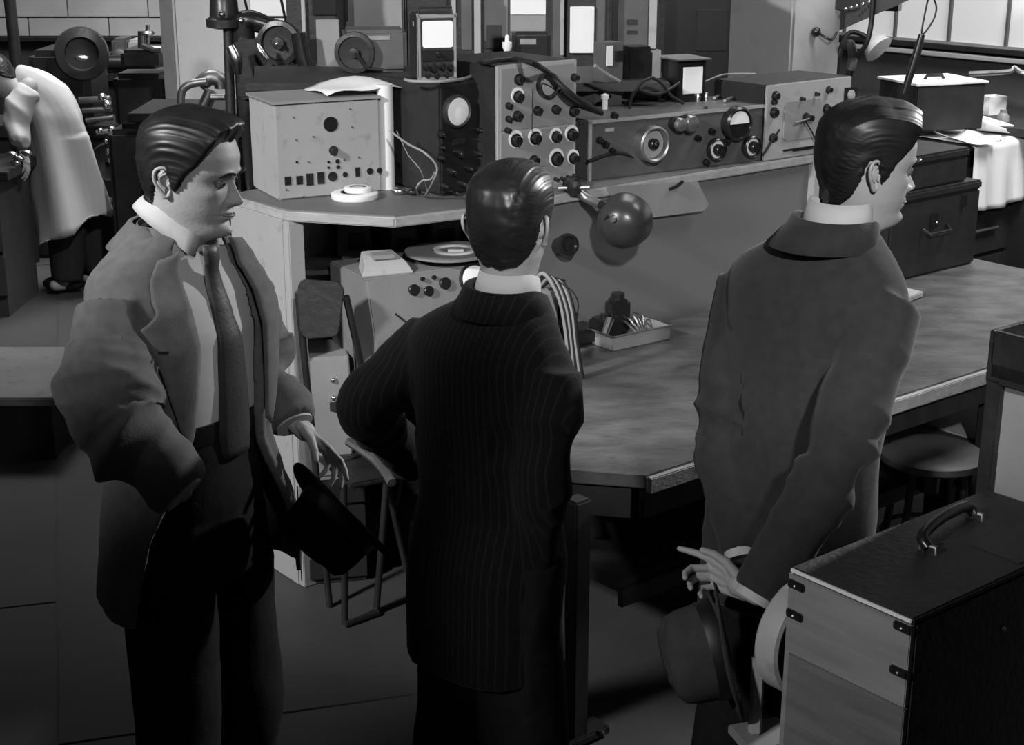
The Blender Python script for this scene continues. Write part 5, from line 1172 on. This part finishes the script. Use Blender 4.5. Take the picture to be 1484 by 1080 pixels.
# open jacket: shell with a front gap
HEM = .76
gR = lambda z: float(np.interp(z, [.74, .95, 1.08, 1.15, 1.30, 1.45, 1.55], [1.35, 1.15, .80, .62, .46, .40, .60]))
gL = lambda z: float(np.interp(z, [.74, .95, 1.08, 1.15, 1.30, 1.45, 1.55], [.62, .52, .50, .46, .42, .38, .60]))
def JP(z, t, off=0):
    a = gR(z); b = 2*PI-gL(z); ph = a + (b-a)*t
    fl_ = sm(1.12, .80, z)*(.045*math.exp(-(t/.10)**2)+.03*math.exp(-((1-t)/.10)**2)+.01)
    e = .010*ridge(V(math.sin(ph)*1.6, math.cos(ph)*1.6, z*1.3))*sm(1.35, 1.0, z) + .004*noise.noise(V(ph*2, z*7, 2))
    return TP(z, ph, 1.03, off+fl_+e)
jm = MB(); rs = []
for z in np.linspace(HEM, 1.54, 64):
    z = float(z); rs.append([JP(z, j/84) for j in range(85)] + [JP(z, j/84, -.013) for j in range(84, -1, -1)])
jm.rings(rs)
AA = {}
for s_, nm in (('R', 1), ('L', -1)):
    E_, W_ = al[s_]; jm.tube(sleeve_pts(S[s_]+V(nm*.010, 0, 0), E_, W_), [.072, .084, .080, .066, .056] if s_ == 'R' else [.062, .066, .060, .054, .050], 24); AA[s_] = [S[s_], E_, W_]
m2, ns = remesh(jm, .0062, 4)
def ff(p, n):
    for s_ in 'RL':
        A = AA[s_]; L1 = (A[1]-A[0]).length; r_, t_ = armdist(p, A)
        if r_ < .12 and t_ > .09:
            q = math.exp(-((t_-L1)/.13)**2)+.30*sm(.08, .2, t_); q *= sm(.125, .09, r_)
            return .034*q*ridge(V(t_*9+p.z*3, p.x*3, 3+p.y*3)) - .016*q + .008*q*ridge(V(t_*22, p.x*5, p.y*5))
    return .010*ridge(V(p.x*5, p.y*5, p.z*2.2))*sm(1.45, 1.25, p.z) - .004
displace(m2, ns, ff).build('suit_jacket', 'suitgrey', o, ang=80)
for s_ in 'RL':
    E_, W_ = al[s_]; d_ = (W_-E_).normalized(); MB().cyl(W_-d_*.02, W_+d_*.012, .040, .042, 20).build('shirt_cuff', 'shirt', o)
# lapels and collar of the open jacket
for side in (1, -1):
    g = gR if side == 1 else gL; rows = []
    for i in range(36):
        z = 1.125 + (1.50-1.125)*i/35
        wd = float(np.interp(z, [1.12, 1.18, 1.26, 1.33, 1.385, 1.395, 1.41, 1.50], [.0, .20, .38, .52, .66, .50, .38, .42]))
        row = []
        for j in range(8):
            u = j/7; ph = g(z) - .04 + wd*u; q = TP(z, side*ph, 1.03, .012+.010*u**.5); row.append(V(q.x, q.y, q.z - .012*u))
        rows.append(row)
    MB().sheet(rows).build('lapel', 'suitgrey', o, solid=.005, ang=80)
inf['collar']('jacket_collar', 'suitgrey', .70, 1.490, 1.538, .090, .079, .006, -.028, -.034, .05, [(.084, 1.538, -.034), (.094, 1.520, -.034), (.112, 1.488, -.032)])
q = TP(1.33, gR(1.33)+.38, 1.03, .026); MB().box(q, (.020, .003, .003), rot=Matrix.Rotation(-.9, 3, 'Z')).build('lapel_buttonhole', 'black', o)
# wrist going into the pocket, trouser fly fold and pocket
# ---- hats
def hat(name, label, c, crown, up, m, s=1.0):
    z = Vector(crown).normalized(); y = Vector(up); y = (y-z*y.dot(z)).normalized(); x = y.cross(z)
    c = Vector(c); T = lambda p: c + (x*p.x+y*p.y+z*p.z)*s
    r = thing(name, label, 'hat', c); n = 48
    def ring(r_, h, dent=0, curl=0):
        out = []
        for i in range(n):
            a = 2*PI*i/n; X = r_*.88*math.cos(a); Y_ = r_*1.08*math.sin(a); Z_ = h + curl*(math.cos(a)**2)*1.0 - curl*.4*max(0, math.sin(a))
            if dent: Z_ += -.030*math.exp(-(X/.028)**2)*dent; X *= 1-.18*dent*max(0, math.sin(a))
            out.append(T(V(X, Y_, Z_))-c)
        return out
    mb = MB(); mb.rings([ring(.140, 0, 0, .022), ring(.125, -.003, 0, .012), ring(.10, 0, 0, .002), ring(.090, .006), ring(.088, .04), ring(.085, .075), ring(.080, .100, .3), ring(.070, .115, .7), ring(.045, .118, 1), ring(.015, .118, 1), ring(.002, .118, 1)], c0=False, c1=True)
    mb.build('hat_body', m, r, solid=.003, ang=70)
    MB().rings([ring(.0925, .004), ring(.0935, .008), ring(.0915, .034), ring(.0885, .038)], c0=False, c1=False).build('ribbon', 'ribbon', r)
    return r
hat('felt_hat', 'grey felt hat hanging brim up from the hand of the charcoal-suit man', PY(1048, 938, 2.66), V(-.95, -.12, -.22), V(-.12, .2, 1), 'felt')
hat('felt_hat', 'black felt hat held low by the man in the grey open jacket', PY(500, 742, 2.93), V(-.62, -.42, -.62), V(-.35, -.2, .9), 'feltd', 1.0)
# ---- coat man far left
def coatman():
    b = PY(100, 405, 8.5); f0 = V(b.x, 8.5, 0); Lw = lambda px, py, y=8.5: PY(px, py, y)-f0
    body = MB(); core = MB()
    core.tube([Lw(88, 225), Lw(74, 170), Lw(48, 135), Lw(18, 122)], [.11, .12, .11, .05], 16, sub=4)
    core.capsule(Lw(98, 320, 8.45), Lw(96, 408, 8.45), .075, .05); core.capsule(Lw(140, 310, 8.6), Lw(144, 398, 8.6), .075, .05)
    core.capsule(Lw(96, 412, 8.45), Lw(80, 414, 8.4), .04, .035); core.capsule(Lw(144, 402, 8.6), Lw(128, 404, 8.55), .04, .035)
    core.capsule(Lw(42, 125, 8.3), Lw(22, 178, 8.25), .05, .04); core.capsule(Lw(22, 178, 8.25), Lw(30, 212, 8.2), .04, .028)
    m2, _ = remesh(core, .012, 3); body.add(m2.v, m2.f)
    hp = Lw(-4, 112, 8.45); MH = Matrix.Translation(hp) @ Matrix.Rotation(math.radians(80), 4, 'Z') @ Matrix.Rotation(math.radians(-48), 4, 'X')
    G, zz = headgrid(60, 60); body.rings([[MH @ p for p in row] for row in G])
    for s in (-1, 1): ear(body, s, MH)
    hand(body, Lw(30, 212, 8.2), V(.3, -.1, -1), V(-1, 0, 0), V(0, 1, 0))
    o = body.build('person', 'skin', None, ang=70); o.location = f0
    tag(o, 'person in a long pale lab coat bending over a bench at the far left', 'person')
    MB().rings([[MH @ p for p in row] for row in hairgrid(.02, .014, .008, 5)]).build('hair', 'hair', o, ang=80)
    j = MB()
    j.tube([Lw(20, 122), Lw(48, 132), Lw(74, 165), Lw(86, 205), Lw(92, 235)], [.09, .135, .155, .165, .175], 24, sub=5)
    rs = []
    for t in np.linspace(0, 1, 10):
        t = float(t); cx, cy = 88+20*t, 195+135*t; c = Lw(cx, cy); a = .165+.055*t; bq = .16+.06*t
        rs.append([c+V(a*math.cos(q), bq*math.sin(q), .10*t*math.cos(q)) for q in [2*PI*i/32 for i in range(32)]])
    j.rings(rs)
    j.tube([Lw(42, 135, 8.28), Lw(26, 158, 8.22), Lw(20, 182, 8.2), Lw(28, 206, 8.15)], [.075, .07, .062, .05], 16, sub=4)
    m2, ns = remesh(j, .010, 3)
    displace(m2, ns, lambda p, n: .045*ridge(V(p.x*5+p.z*1.2, p.y*5, p.z*.7))*sm(1.15, .9, p.z) + .026*ridge(V(p.x*4+p.z*6, p.y*3, p.z*3))*sm(.95, 1.1, p.z) - .012)
    m2.build('lab_coat', 'labcoat', o, ang=80)
    tr = MB()
    tr.tube([Lw(100, 300, 8.45), Lw(97, 350, 8.45), Lw(97, 404, 8.45)], [.11, .10, .085], 18); tr.tube([Lw(136, 290, 8.6), Lw(140, 340, 8.6), Lw(143, 396, 8.6)], [.10, .10, .085], 18)
    m2, ns = remesh(tr, .012, 2); displace(m2, ns, lambda p, n: .01*ridge(V(p.x*6, p.y*6, p.z*2))); m2.build('trousers', 'trousg', o, ang=80)
    for q in (Lw(92, 414, 8.45), Lw(140, 404, 8.6)): MB().ball(V(q.x, q.y, .05), .05, 14, (2.4, .9, 1.0)).build('shoe', 'shoe', o)
coatman()
